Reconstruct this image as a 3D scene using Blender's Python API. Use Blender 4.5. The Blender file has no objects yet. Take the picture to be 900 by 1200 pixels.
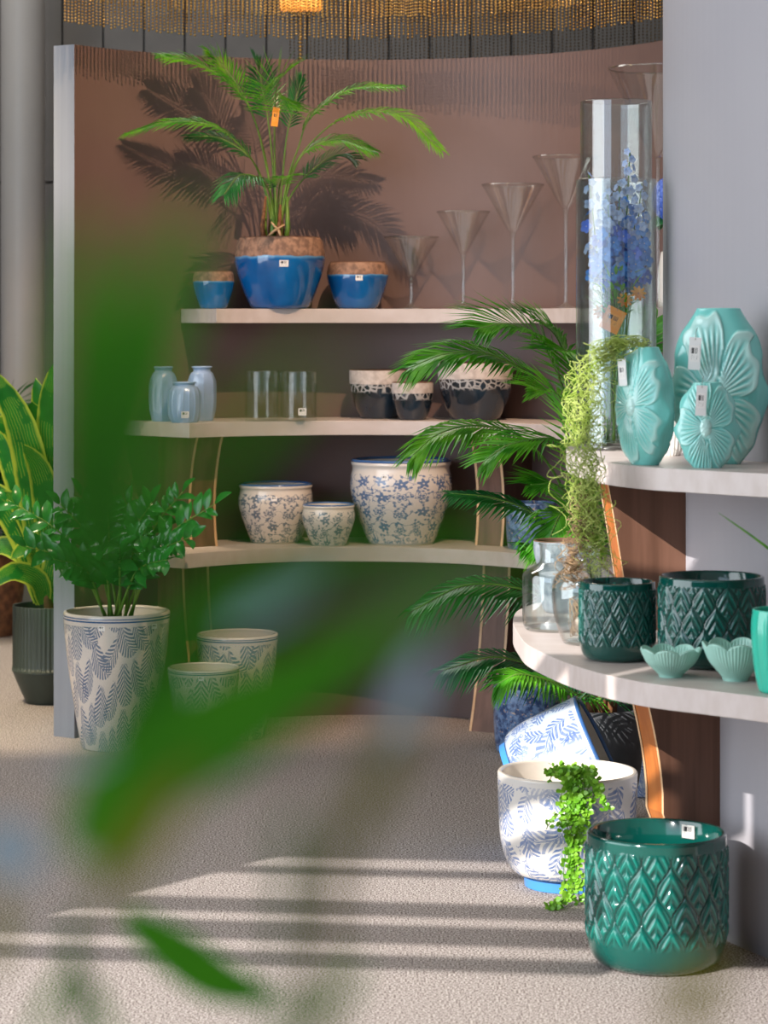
import bpy, bmesh, math, random
import numpy as np
from mathutils import Vector, Matrix
random.seed(7); rng = np.random.default_rng(7)
S = bpy.context.scene
COL = S.collection
PI = math.pi

# ------------------------------------------------------------------ camera
FPX, HY, CH = 3000.0, 375.0, 1.5          # focal length in px, horizon row, camera height
cam = bpy.data.objects.new('camera', bpy.data.cameras.new('camera')); COL.objects.link(cam)
cam.location = (0, 0, CH); cam.rotation_euler = (PI/2, 0, 0)
cam.data.sensor_width = 36; cam.data.lens = FPX/1200*36
cam.data.shift_y = -(600-HY)/1200
cam.data.clip_start = .05; cam.data.clip_end = 100
cam.data.dof.use_dof = True; cam.data.dof.focus_distance = 7.3; cam.data.dof.aperture_fstop = 5.6
S.camera = cam
# ------------------------------------------------------------------ world, sun, lamps, exposure
w = bpy.data.worlds.new('world'); S.world = w; w.use_nodes = True
bg = w.node_tree.nodes['Background']; bg.inputs[0].default_value = (.62, .78, 1, 1); bg.inputs[1].default_value = 1.5
SUN_EL = math.radians(26); SH = (.61, .79)
def lamp(kind, name, loc, direction, energy, color, **kw):
    d = bpy.data.lights.new(name, kind); d.energy = energy; d.color = color
    for k, v in kw.items(): setattr(d, k, v)
    o = bpy.data.objects.new(name, d); COL.objects.link(o); o.location = loc
    o.rotation_euler = Vector(direction).to_track_quat('-Z', 'Y').to_euler()
    return o
lamp('SUN', 'sun', (-8, -8, 8), (SH[0]*math.cos(SUN_EL), SH[1]*math.cos(SUN_EL), -math.sin(SUN_EL)), 6.0, (1, .95, .90), angle=.003)
# daylight entering by the tall windows behind the camera
lamp('AREA', 'window_daylight', (-1.2, -.1, 3.1), (.12, 1, -.12), 30, (.93, .96, 1), shape='RECTANGLE', size=9, size_y=4.5)
lamp('AREA', 'left_window_daylight', (-4.6, 4.1, 2.3), (1, 0, 0), 265, (.88, .94, 1), shape='SQUARE', size=5)
# ceiling track spots over the niche
lamp('SPOT', 'niche_spot', (.75, 5.9, 5.0), (-1.05, 3.6, -3.2), 620, (1, .66, .42), spot_size=math.radians(38), spot_blend=.6, shadow_soft_size=.018)
lamp('SPOT', 'left_plant_spot', (-2.8, 8.3, 5.2), (1.1, 1.6, -4.1), 900, (1, .82, .55), spot_size=math.radians(34), spot_blend=.5, shadow_soft_size=.05)
lamp('AREA', 'top_bounce_fill', (0, 6.0, 5.9), (0, .05, -1), 75, (1, .93, .86), shape='RECTANGLE', size=5, size_y=5)  # unseen fill added overhead for soft top light
lamp('AREA', 'background_fill', (-2.5, 11.5, 6.2), (0, .3, -1), 160, (1, .95, .9), shape='RECTANGLE', size=4, size_y=2)  # added fill that lifts the dark panelling in the background
lamp('POINT', 'bead_fill', (0, 8.5, 3.1), (0, 0, -1), 7, (1, .8, .5), shadow_soft_size=.1)  # added point lamp that brightens the gold beads
S.view_settings.view_transform = 'Standard'; S.view_settings.look = 'None'
S.view_settings.gamma = 1; S.view_settings.use_curve_mapping = False
S.view_settings.exposure = .4

# ------------------------------------------------------------------ helpers
def P(px, py, D): return Vector(((px-450)/FPX*D, D, CH-(py-HY)/FPX*D))
def X(px, D): return (px-450)/FPX*D
def lin(h):
    h = h.lstrip('#'); c = [int(h[i:i+2], 16)/255 for i in (0, 2, 4)]
    return tuple(x/12.92 if x <= .04045 else ((x+.055)/1.055)**2.4 for x in c) + (1,)

class V:                                  # tiny node arithmetic
    def __init__(s, nt, sock): s.nt, s.s = nt, sock
    def op(s, o, *a):
        n = s.nt.nodes.new('ShaderNodeMath'); n.operation = o
        for i, x in enumerate((s,)+a):
            if isinstance(x, V): s.nt.links.new(x.s, n.inputs[i])
            else: n.inputs[i].default_value = float(x)
        return V(s.nt, n.outputs[0])
    def c(s, x): return x if isinstance(x, V) else s*0+x
    def __add__(s, o): return s.op('ADD', o)
    __radd__ = __add__
    def __mul__(s, o): return s.op('MULTIPLY', o)
    __rmul__ = __mul__
    def __sub__(s, o): return s.op('SUBTRACT', o)
    def __rsub__(s, o): return (s*-1)+o
    def __truediv__(s, o): return s.op('DIVIDE', o)
    def sin(s): return s.op('SINE')
    def cos(s): return s.op('COSINE')
    def abs(s): return s.op('ABSOLUTE')
    def floor(s): return s.op('FLOOR')
    def fract(s): return s.op('FRACT')
    def mod(s, o): return s.op('FLOORED_MODULO', o)
    def lt(s, o): return s.op('LESS_THAN', o)
    def gt(s, o): return s.op('GREATER_THAN', o)
    def mx(s, o): return s.op('MAXIMUM', o)
    def mn(s, o): return s.op('MINIMUM', o)
    def sqrt(s): return s.op('SQRT')
    def at2(s, o): return s.op('ARCTAN2', o)
    def step(s, a, b):
        n = s.nt.nodes.new('ShaderNodeMapRange'); n.interpolation_type = 'SMOOTHSTEP'
        s.nt.links.new(s.s, n.inputs[0]); n.inputs[1].default_value = a; n.inputs[2].default_value = b
        return V(s.nt, n.outputs[0])

def new_mat(name, rough=.5, metal=0, coat=0, spec=.5, color=None):
    m = bpy.data.materials.new(name); m.use_nodes = True
    b = m.node_tree.nodes['Principled BSDF']
    b.inputs['Roughness'].default_value = rough; b.inputs['Metallic'].default_value = metal
    b.inputs['Coat Weight'].default_value = coat; b.inputs['Coat Roughness'].default_value = .06
    b.inputs['Specular IOR Level'].default_value = spec
    if color: b.inputs['Base Color'].default_value = lin(color)
    return m, m.node_tree, b
def uvw(nt, sx=1, sy=1):
    u = nt.nodes.new('ShaderNodeUVMap'); s = nt.nodes.new('ShaderNodeSeparateXYZ'); nt.links.new(u.outputs[0], s.inputs[0])
    return V(nt, s.outputs[0])*sx, V(nt, s.outputs[1])*sy
def comb(nt, x, y, z=0):
    n = nt.nodes.new('ShaderNodeCombineXYZ')
    for i, a in enumerate((x, y, z)):
        if isinstance(a, V): nt.links.new(a.s, n.inputs[i])
        else: n.inputs[i].default_value = a
    return n.outputs[0]
def mixc(nt, f, a, b):
    n = nt.nodes.new('ShaderNodeMix'); n.data_type = 'RGBA'
    nt.links.new(f.s if isinstance(f, V) else f, n.inputs[0])
    for i, x in ((6, a), (7, b)):
        if isinstance(x, tuple): n.inputs[i].default_value = x
        else: nt.links.new(x, n.inputs[i])
    return n.outputs[2]
def noise(nt, scale, detail=3, vec=None, rough=.5):
    n = nt.nodes.new('ShaderNodeTexNoise'); n.inputs['Scale'].default_value = scale; n.inputs['Detail'].default_value = detail
    n.inputs['Roughness'].default_value = rough
    if vec is None:
        t = nt.nodes.new('ShaderNodeTexCoord'); vec = t.outputs['Object']
    nt.links.new(vec, n.inputs['Vector']); return V(nt, n.outputs['Fac'])
def bump(nt, b, h, strength=.3, dist=.002):
    n = nt.nodes.new('ShaderNodeBump'); n.inputs['Strength'].default_value = strength; n.inputs['Distance'].default_value = dist
    nt.links.new(h.s, n.inputs['Height']); nt.links.new(n.outputs[0], b.inputs['Normal'])
def setc(nt, b, sock): nt.links.new(sock, b.inputs['Base Color'])

def simple(name, color, rough=.5, metal=0, coat=0, var=None, scale=20, bmp=0, stretch=None):
    m, nt, b = new_mat(name, rough, metal, coat, color=color)
    if var:
        vec = None
        if stretch:
            t = nt.nodes.new('ShaderNodeTexCoord'); mp = nt.nodes.new('ShaderNodeMapping')
            nt.links.new(t.outputs['Object'], mp.inputs[0]); mp.inputs['Scale'].default_value = stretch; vec = mp.outputs[0]
        n = noise(nt, scale, 4, vec)
        setc(nt, b, mixc(nt, n.step(.3, .7), lin(color), lin(var)))
        if bmp: bump(nt, b, n, bmp)
    return m

def leafmat(name, c1, c2, rough=.35, trans=.35, scale=14):
    m, nt, b = new_mat(name, rough, spec=.5)
    n = noise(nt, scale, 2)
    col = mixc(nt, n.step(.35, .65), lin(c1), lin(c2)); setc(nt, b, col)
    t = nt.nodes.new('ShaderNodeBsdfTranslucent'); nt.links.new(col, t.inputs[0])
    mx = nt.nodes.new('ShaderNodeMixShader'); mx.inputs[0].default_value = trans
    nt.links.new(b.outputs[0], mx.inputs[1]); nt.links.new(t.outputs[0], mx.inputs[2])
    nt.links.new(mx.outputs[0], nt.nodes['Material Output'].inputs[0])
    return m
def glassmat(name, tint='#fdfefe', k=.5, base=.045):
    m = bpy.data.materials.new(name); m.use_nodes = True; nt = m.node_tree; nt.nodes.clear()
    o = nt.nodes.new('ShaderNodeOutputMaterial')
    t = nt.nodes.new('ShaderNodeBsdfTransparent'); t.inputs[0].default_value = lin(tint)
    g = nt.nodes.new('ShaderNodeBsdfGlossy'); g.inputs['Roughness'].default_value = .03
    lw = nt.nodes.new('ShaderNodeLayerWeight'); lw.inputs[0].default_value = .5
    f = V(nt, lw.outputs['Facing']); f = (f.op('POWER', 3.2)*k+base).mn(1)
    mx = nt.nodes.new('ShaderNodeMixShader'); nt.links.new(f.s, mx.inputs[0])
    nt.links.new(t.outputs[0], mx.inputs[1]); nt.links.new(g.outputs[0], mx.inputs[2]); nt.links.new(mx.outputs[0], o.inputs[0])
    return m

# ---- ceramic patterns
def fern_layer(nt, u, v, nu, nv, seed, K=42, ang=.7, wmax=.30):
    pu = u*nu; i = pu.floor(); odd = i.mod(2); pv = v*nv + odd*.5 + seed*.37
    j = pv.floor(); lx = pu.fract()-.5; ly = pv.fract()-.5
    wn = nt.nodes.new('ShaderNodeTexWhiteNoise'); wn.noise_dimensions = '3D'
    nt.links.new(comb(nt, i.mod(nu), j, seed), wn.inputs[0]); r = V(nt, wn.outputs[0])
    a = (r-.5)*ang*2; ca, sa = a.cos(), a.sin()
    x = lx*ca - ly*sa; y = lx*sa + ly*ca
    x = x + (y*y*((r-.5)*1.6))                          # bent midrib
    w = ((y+.5)*(.5-y)).mx(0).sqrt()*2*wmax*(1.15-(y+.5)*.55)
    ax = x.abs()
    s = ((y+ax*1.25-ax*ax*1.2)*K).sin()
    inside = (w-ax).gt(0)*y.abs().lt(.47)
    return (s.gt(-.15)*ax.gt(.025)).mx(ax.lt(.012))*inside
def fern_mat(name, base, ink, nu=12, nv=3, lines=True, seed=0, K=42, hi=.965):
    m, nt, b = new_mat(name, .18, coat=.5)
    u, v = uvw(nt)
    n = noise(nt, 5, 2); vd = v+(n-.5)*.04
    f = fern_layer(nt, u, vd, nu, nv, seed, K, .6, .34).mx(fern_layer(nt, u+.5/nu, vd+.27/nv, nu, nv, seed+3, K, .9, .25))
    f = f*v.lt(hi-.035)
    col = mixc(nt, f*.85, lin(base), lin(ink))
    if lines:
        l = (v-hi).abs().lt(.006).mx((v-hi-.02).abs().lt(.004))
        col = mixc(nt, l, col, lin('#2f4f86'))
    setc(nt, b, col); return m
def toile_mat(name, base, ink, nu=7, nv=2.2, seed=1):
    m, nt, b = new_mat(name, .22, coat=.4)
    u, v = uvw(nt)
    n1 = noise(nt, 9, 2); n2 = noise(nt, 7, 2, None, .6)
    vd = v+(n1-.5)*.22; ud = u+(n2-.5)*.08
    f = fern_layer(nt, ud, vd, nu*2, nv*1.6, seed, 34, 1.2, .34).mx(fern_layer(nt, ud+.06, vd+.3, nu, nv, seed+5, 52, 1.3, .24)*.8)
    g = noise(nt, 26, 3); lines = ((g*30).sin()).gt(.72)*noise(nt, 6, 1).gt(.52)
    mask = noise(nt, 4.2, 2).step(.24, .38)
    f = (f.mx(lines*.7))*mask*v.lt(.95)*(noise(nt, 60, 1)*.7+.5).mn(1)
    setc(nt, b, mixc(nt, (f*.85).mn(1), lin(base), lin(ink))); return m
def floral_mat(name, base, ink, nu=14, nv=5, hi=.86, lo=.03):
    m, nt, b = new_mat(name, .2, coat=.5)
    u, v = uvw(nt); U, W = u*nu, v*nv
    def vor(sc, off, rnd):
        n = nt.nodes.new('ShaderNodeTexVoronoi'); n.voronoi_dimensions = '2D'; n.inputs['Scale'].default_value = 1; n.inputs['Randomness'].default_value = rnd
        x, y = U*sc+off, W*sc+off*1.7
        nt.links.new(comb(nt, x, y), n.inputs['Vector'])
        s = nt.nodes.new('ShaderNodeSeparateXYZ'); nt.links.new(n.outputs['Position'], s.inputs[0])
        c = nt.nodes.new('ShaderNodeSeparateColor'); nt.links.new(n.outputs['Color'], c.inputs[0])
        dx, dy = x-V(nt, s.outputs[0]), y-V(nt, s.outputs[1])
        return dx, dy, (dx*dx+dy*dy).sqrt(), V(nt, c.outputs[0])
    dx, dy, r, c = vor(.9, 0, .35)
    a = dy.at2(dx); R = (((a*5+c*6).cos())*.25+.75)*.34
    big = (r.lt(R)*r.gt(R*.82)).mx(r.lt(R*.62)*r.gt(R*.3)).mx(r.lt(R)*c.gt(.5)*r.gt(.09))
    big = big.mx((r-.07).abs().lt(.02))
    dx2, dy2, r2, c2 = vor(1.7, 5.3, .9)
    a2 = dy2.at2(dx2); R2 = (((a2*2+c2*9).cos())*.6+.4).mx(0)*.36
    leaf = r2.lt(R2)*r.gt(R)
    q = noise(nt, 1.3, 1, comb(nt, U, W)); vine = (q-.5).abs().lt(.011)*r.gt(R)
    dx3, dy3, r3, c3 = vor(2.6, 9.1, 1)
    dots = (r3-.16).abs().lt(.05)*(q-.5).abs().lt(.06)*r.gt(R)
    f = big.mx(leaf*.9).mx(vine).mx(dots)*v.lt(hi)*v.gt(lo)
    f = f.mx((v-lo*.7).abs().lt(.004))
    setc(nt, b, mixc(nt, f*.88, lin(base), lin(ink))); return m
def barcode_mat(name='sticker_print', base='#efece8'):
    m, nt, b = new_mat(name, .5)
    u, v = uvw(nt)
    wn = nt.nodes.new('ShaderNodeTexWhiteNoise'); wn.noise_dimensions = '1D'; nt.links.new((u*26).floor().s, wn.inputs['W'])
    bars = V(nt, wn.outputs[0]).gt(.5)*(v-.68).abs().lt(.18)*(u-.5).abs().lt(.38)
    wn2 = nt.nodes.new('ShaderNodeTexWhiteNoise'); wn2.noise_dimensions = '2D'; nt.links.new(comb(nt, (u*22).floor(), (v*9).floor()), wn2.inputs[0])
    txt = V(nt, wn2.outputs[0]).gt(.6)*(v*9).fract().gt(.45)*v.lt(.42)*v.gt(.1)*(u-.5).abs().lt(.34)
    setc(nt, b, mixc(nt, bars.mx(txt*.6), lin(base), lin('#2c2a2c'))); return m

# ---- palette
M = {}
M['wall'] = simple('taupe_wall_paint', '#6c5651', .5, var='#66514c', scale=3)
M['wall_r'] = simple('grey_wall_paint', '#a5a2a6', .5, var='#a19ea3', scale=2)
M['wall_end'] = simple('wall_edge_laminate', '#8d929b', .38, var='#868b95', scale=40, stretch=(1, 1, .02))
M['shelf'] = simple('greige_shelf_laminate', '#c8bcb7', .4, var='#beb0a9', scale=14, stretch=(.3, 3, 1))
M['walnut'] = simple('walnut_veneer', '#6d4c3c', .5, var='#553829', scale=30, stretch=(1, 1, .05), bmp=.1)
M['oak'] = simple('orange_beech_veneer', '#b56a30', .45, var='#a05824', scale=40, stretch=(1, 1, .05))
M['ply'] = simple('pale_ply_edge', '#d9b48c', .5, var='#c49a70', scale=60, stretch=(1, 1, .05))
M['white'] = simple('white_ceramic', '#e9e4dc', .15, coat=.6)
M['cream_in'] = simple('cream_glaze_inside', '#d8d0c2', .25, coat=.3)
M['soil'] = simple('dark_soil', '#2b2019', .9, var='#4a382a', scale=60, bmp=.8)
M['sticker'] = barcode_mat()
M['sticker_o'] = barcode_mat('orange_tag_print', '#f0a03c')
M['card'] = simple('white_card', '#e8e8e6', .6)
M['string'] = simple('tag_string', '#8a8378', .8)
M['glass'] = glassmat('clear_glass')
M['glassd'] = glassmat('clear_thick_glass', '#fafdfc', .9, .10)
M['gold'] = simple('gold_bead_metal', '#e0b768', .3, 1, var='#b98f48', scale=8)
M['bronze'] = simple('dark_bronze_beads', '#6a5636', .35, 1, var='#4d3e28', scale=8)
M['metal'] = simple('black_metal', '#2a2a2c', .4, .6)
M['steel'] = simple('brushed_steel', '#9a9c9e', .35, .8)
M['palm'] = leafmat('palm_leaflet_green', '#36861a', '#66b028', .3, .32)
M['palm_dark'] = leafmat('dark_palm_leaflet', '#15582a', '#2a7834', .28, .22)
M['palm_lite'] = leafmat('bright_palm_leaflet', '#76b52a', '#4f9a26', .3, .35)
M['stalk'] = simple('green_stalk', '#4c7a2a', .45, var='#6b8a34', scale=10)
M['fibre'] = simple('brown_palm_fibre', '#8a5a38', .8, var='#5c3a24', scale=30, bmp=.6)
M['zz'] = leafmat('glossy_dark_leaf', '#1f6a28', '#2f8030', .16, .15)
M['vine'] = leafmat('lime_vine_leaf', '#6fae2c', '#93c83c', .35, .35, 30)
M['moss'] = leafmat('yellow_green_moss', '#a9c24e', '#cfdc80', .6, .3, 30)
M['deadmoss'] = simple('dried_brown_moss', '#7b6046', .85, var='#a98b68', scale=40)
M['fore'] = leafmat('soft_green_leaf', '#2f7808', '#43900c', .6, .45)
M['fore_d'] = leafmat('deep_green_leaf', '#185808', '#236a0c', .6, .35)
M['fore_glint'] = leafmat('sky_glint_leaf', '#b9cfdc', '#a8c2d4', .4, .3)  # sky glints on the glossy leaves, put into the leaf colour
M['fore_y'] = leafmat('olive_yellow_leaf', '#8f8a1c', '#7d7a20', .5, .4)
M['blue_fl'] = leafmat('sky_blue_petal', '#3f86dc', '#5a9ee6', .5, .25, 9)
M['pale_fl'] = leafmat('pale_lilac_petal', '#9db7e2', '#c3cfe6', .5, .25, 9)
M['hyd'] = leafmat('violet_blue_petal', '#4a74e0', '#6f92ee', .5, .25, 9)
M['orange_fl'] = leafmat('orange_petal', '#e09a1e', '#d77f18', .5, .25)
M['tag_o'] = simple('orange_tag_card', '#f0962c', .5)
M['teal_bowl'] = simple('pale_mint_glaze', '#a9d6c8', .35, coat=.3, var='#98cabb', scale=12)
M['aqua'] = simple('turquoise_glaze_flat', '#2fc0a4', .2, coat=.5)
M['ltblue'] = simple('powder_blue_glaze', '#9bb2d8', .14, coat=.7, var='#8aa2ca', scale=5)
M['darkpot'] = simple('charcoal_concrete', '#3f4144', .55, var='#55565a', scale=8, bmp=.2)
M['greypot'] = simple('grey_speckled_stone', '#8f969e', .5, var='#6f7884', scale=60, bmp=.2)
M['ribdark'] = simple('dark_green_grey_ribbed', '#38423a', .5, var='#2e362f', scale=6)

def two_glaze(name, lo, lo2, hi, hi2, vline, rim_rough=.75, crack=False):
    m, nt, b = new_mat(name, .12, coat=.6)
    u, v = uvw(nt); e = noise(nt, 14, 3)
    line = v+(e-.5)*.07
    top = line.step(vline-.008, vline+.008)
    n = noise(nt, 45, 4); n2 = noise(nt, 7, 2)
    a = mixc(nt, n2.step(.35, .65), lin(lo), lin(lo2)); c = mixc(nt, n.step(.35, .65), lin(hi), lin(hi2))
    if crack:
        vo = nt.nodes.new('ShaderNodeTexVoronoi'); vo.feature = 'DISTANCE_TO_EDGE'; vo.inputs['Scale'].default_value = 42
        t = nt.nodes.new('ShaderNodeTexCoord'); nt.links.new(t.outputs['Object'], vo.inputs[0])
        cr = V(nt, vo.outputs[0]).step(.16, .05)
        band = line.step(vline-.20, vline-.13)*line.step(vline+.01, vline-.01)
        a = mixc(nt, cr*band, a, lin('#a9a6a4'))
    else:
        band = line.step(vline-.05, vline)*line.step(vline+.02, vline)
        a = mixc(nt, band*.7, a, lin('#6fa9cf'))
    setc(nt, b, mixc(nt, top, a, c))
    r = top*(rim_rough-.12)+.12; nt.links.new(r.s, b.inputs['Roughness'])
    nt.links.new(((top*-.6)+.6).s, b.inputs['Coat Weight'])
    bump(nt, b, n*top, .5, .003)
    return m
M['blue_pot'] = two_glaze('blue_glaze_brown_rim', '#07508f', '#0c64a6', '#a07c66', '#74584a', .74)
M['black_pot'] = two_glaze('black_glaze_white_crackle', '#1c2026', '#20303e', '#d0c4bc', '#b8aaa2', .72, crack=True)
M['clay_in'] = simple('brown_clay_inside', '#6b4a3a', .8, var='#54382a', scale=20)
def speck():
    m, nt, b = new_mat('blue_speckled_glaze', .3, coat=.4)
    n = noise(nt, 38, 4, None, .7); n2 = noise(nt, 90, 3)
    c = mixc(nt, n.step(.38, .6), lin('#263f6c'), lin('#6f8cb4')); c = mixc(nt, n2.step(.62, .7), c, lin('#c3a58a')); setc(nt, b, c)
    bump(nt, b, n, .5, .003); return m
M['speck'] = speck()
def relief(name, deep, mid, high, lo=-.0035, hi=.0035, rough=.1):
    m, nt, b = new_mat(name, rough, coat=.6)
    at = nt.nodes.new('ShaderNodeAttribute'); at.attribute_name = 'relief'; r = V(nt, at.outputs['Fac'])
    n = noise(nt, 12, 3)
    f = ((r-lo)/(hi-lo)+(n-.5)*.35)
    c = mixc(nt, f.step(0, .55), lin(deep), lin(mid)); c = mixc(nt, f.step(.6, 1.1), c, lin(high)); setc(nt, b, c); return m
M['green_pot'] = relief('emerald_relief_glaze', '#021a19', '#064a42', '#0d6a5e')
M['green_in'] = simple('emerald_plain_glaze', '#06463e', .12, coat=.6, var='#053a34', scale=6)
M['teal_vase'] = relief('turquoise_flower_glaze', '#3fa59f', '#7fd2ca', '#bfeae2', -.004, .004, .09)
M['fern_a'] = fern_mat('blue_fern_print_big', '#d8cdc2', '#40597f', 12, 3.0, K=60)
M['fern_b'] = fern_mat('blue_fern_print_mid', '#d8cdc2', '#4a628c', 10, 2.6, seed=2, K=46)
M['fern_c'] = fern_mat('blue_fern_print_small', '#d4cdc0', '#4a6a80', 9, 2.2, seed=5, K=42)
M['toile'] = toile_mat('blue_foliage_toile', '#d2cdc7', '#2a5a98')
M['toile2'] = toile_mat('blue_foliage_toile_fine', '#a3acb8', '#244e90', 7, 2.2, 4)
M['rim_w'] = simple('cream_rim_glaze', '#ddd2c4', .2, coat=.5)
M['rim_b'] = simple('blue_rim_line', '#3a6298', .2, coat=.5)
M['blue_base'] = simple('cornflower_blue_foot', '#3f84cc', .3, coat=.3)
M['floral_l'] = floral_mat('blue_floral_large', '#ddd5cd', '#3d6496', 16, 6)
M['floral_m'] = floral_mat('grey_blue_floral_medium', '#dad0c4', '#50617a', 14, 4.6)
M['floral_s'] = floral_mat('grey_blue_floral_small', '#d8d2c6', '#4f6a80', 12, 3.6)
def carpet():
    m, nt, b = new_mat('speckled_grey_carpet', .95, spec=.1)
    n = noise(nt, 190, 2, None, .6); n2 = noise(nt, 2.0, 2)
    c = mixc(nt, n.step(.40, .60), lin('#5c504c'), lin('#cac2bb')); c = mixc(nt, n2*.25, c, lin('#8d7c78')); setc(nt, b, c)
    bump(nt, b, noise(nt, 300, 2), .35, .003); return m
M['carpet'] = carpet()
M['dkwall'] = simple('dark_grey_panelling', '#625f5c', .6, var='#5a5855', scale=4)
M['column'] = simple('light_grey_column_paint', '#a7a5a2', .45, var='#a19f9c', scale=2)
def cordy():
    m, nt, b = new_mat('variegated_leaf', .3)
    u, v = uvw(nt); n = noise(nt, 10, 2)
    e = ((u-.5).abs()*2 + (n-.5)*.35).step(.72, .92); s = ((u*11+n*1.5).fract()).gt(.86)*n.gt(.48)
    c = mixc(nt, n.step(.3, .7), lin('#1d7024'), lin('#2f9430')); c = mixc(nt, e.mx(s*.8), c, lin('#c6d64a')); setc(nt, b, c)
    t = nt.nodes.new('ShaderNodeBsdfTranslucent'); nt.links.new(c, t.inputs[0]); mx = nt.nodes.new('ShaderNodeMixShader'); mx.inputs[0].default_value = .35
    nt.links.new(b.outputs[0], mx.inputs[1]); nt.links.new(t.outputs[0], mx.inputs[2]); nt.links.new(mx.outputs[0], nt.nodes['Material Output'].inputs[0])
    return m
M['cordy'] = cordy()

# ------------------------------------------------------------------ object plumbing
def link(name, me, mats, parent=None, loc=None, smooth=True):
    o = bpy.data.objects.new(name, me); COL.objects.link(o)
    if mats and not me.materials:
        for m in (mats if isinstance(mats, (list, tuple)) else [mats]): me.materials.append(m if not isinstance(m, str) else M[m])
    if parent: o.parent = parent
    if loc is not None: o.location = loc
    if smooth and len(me.polygons): me.polygons.foreach_set('use_smooth', [True]*len(me.polygons))
    return o
def tag(o, label=None, cat=None, group=None, kind=None):
    if label: o['label'] = label
    if cat: o['category'] = cat
    if group: o['group'] = group
    if kind: o['kind'] = kind
    return o
def thing(name, label, cat, loc=(0, 0, 0), rz=0, group=None):
    o = bpy.data.objects.new(name, None); COL.objects.link(o); o.location = loc; o.rotation_euler = (0, 0, rz); o.empty_display_size = .05
    return tag(o, label, cat, group)
class MB:
    def __init__(s): s.v, s.f, s.uv, s.mi = [], [], [], []
    def add(s, vs, fs, mi=0, uv=None):
        k = len(s.v); s.v += [tuple(v) for v in vs]
        for f in fs:
            s.f.append(tuple(i+k for i in f)); s.mi.append(mi)
            s.uv += [(uv[i] if uv else (0, 0)) for i in f]
    def box(s, x0, x1, y0, y1, z0, z1, mi=0):
        vs = [(x, y, z) for x in (x0, x1) for y in (y0, y1) for z in (z0, z1)]
        s.add(vs, [(0, 1, 3, 2), (4, 6, 7, 5), (0, 4, 5, 1), (2, 3, 7, 6), (0, 2, 6, 4), (1, 5, 7, 3)], mi,
              [(0, 0), (0, 1), (0, 0), (0, 1), (1, 0), (1, 1), (1, 0), (1, 1)])
    def tube(s, pts, rad, n=6, mi=0):
        pts = [Vector(p) for p in pts]; k = len(pts); vs = []; fs = []
        if not isinstance(rad, (list, tuple)): rad = [rad]*k
        a = None
        for i, p in enumerate(pts):
            d = (pts[min(i+1, k-1)]-pts[max(i-1, 0)]).normalized()
            if a is None: a = d.orthogonal().normalized()
            a = (a-d*a.dot(d)).normalized(); b = d.cross(a)
            for j in range(n):
                t = 2*PI*j/n; vs.append(p+(a*math.cos(t)+b*math.sin(t))*rad[i])
        for i in range(k-1):
            for j in range(n):
                q = (j+1) % n; fs.append((i*n+j, i*n+q, (i+1)*n+q, (i+1)*n+j))
        fs.append(tuple(range(n))[::-1]); fs.append(tuple((k-1)*n+j for j in range(n)))
        s.add(vs, fs, mi)
    def mesh(s, name):
        me = bpy.data.meshes.new(name); me.from_pydata(s.v, [], s.f)
        me.polygons.foreach_set('material_index', s.mi)
        uv = me.uv_layers.new(name='UVMap'); uv.data.foreach_set('uv', np.array(s.uv, dtype=np.float32).ravel())
        return me
    def build(s, name, mats, parent=None, loc=None, smooth=True): return link(name, s.mesh(name), mats, parent, loc, smooth)

def crom(pts, n):                          # smooth curve through points
    pts = [np.array(p, float) for p in pts]; q = [2*pts[0]-pts[1]]+pts+[2*pts[-1]-pts[-2]]; out = []
    for i in range(1, len(q)-2):
        for k in range(n):
            t = k/n; a, b, c, d = q[i-1], q[i], q[i+1], q[i+2]
            out.append(.5*((2*b)+(c-a)*t+(2*a-5*b+4*c-d)*t*t+(3*b-a-3*c+d)*t**3))
    out.append(pts[-1]); return out

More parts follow.
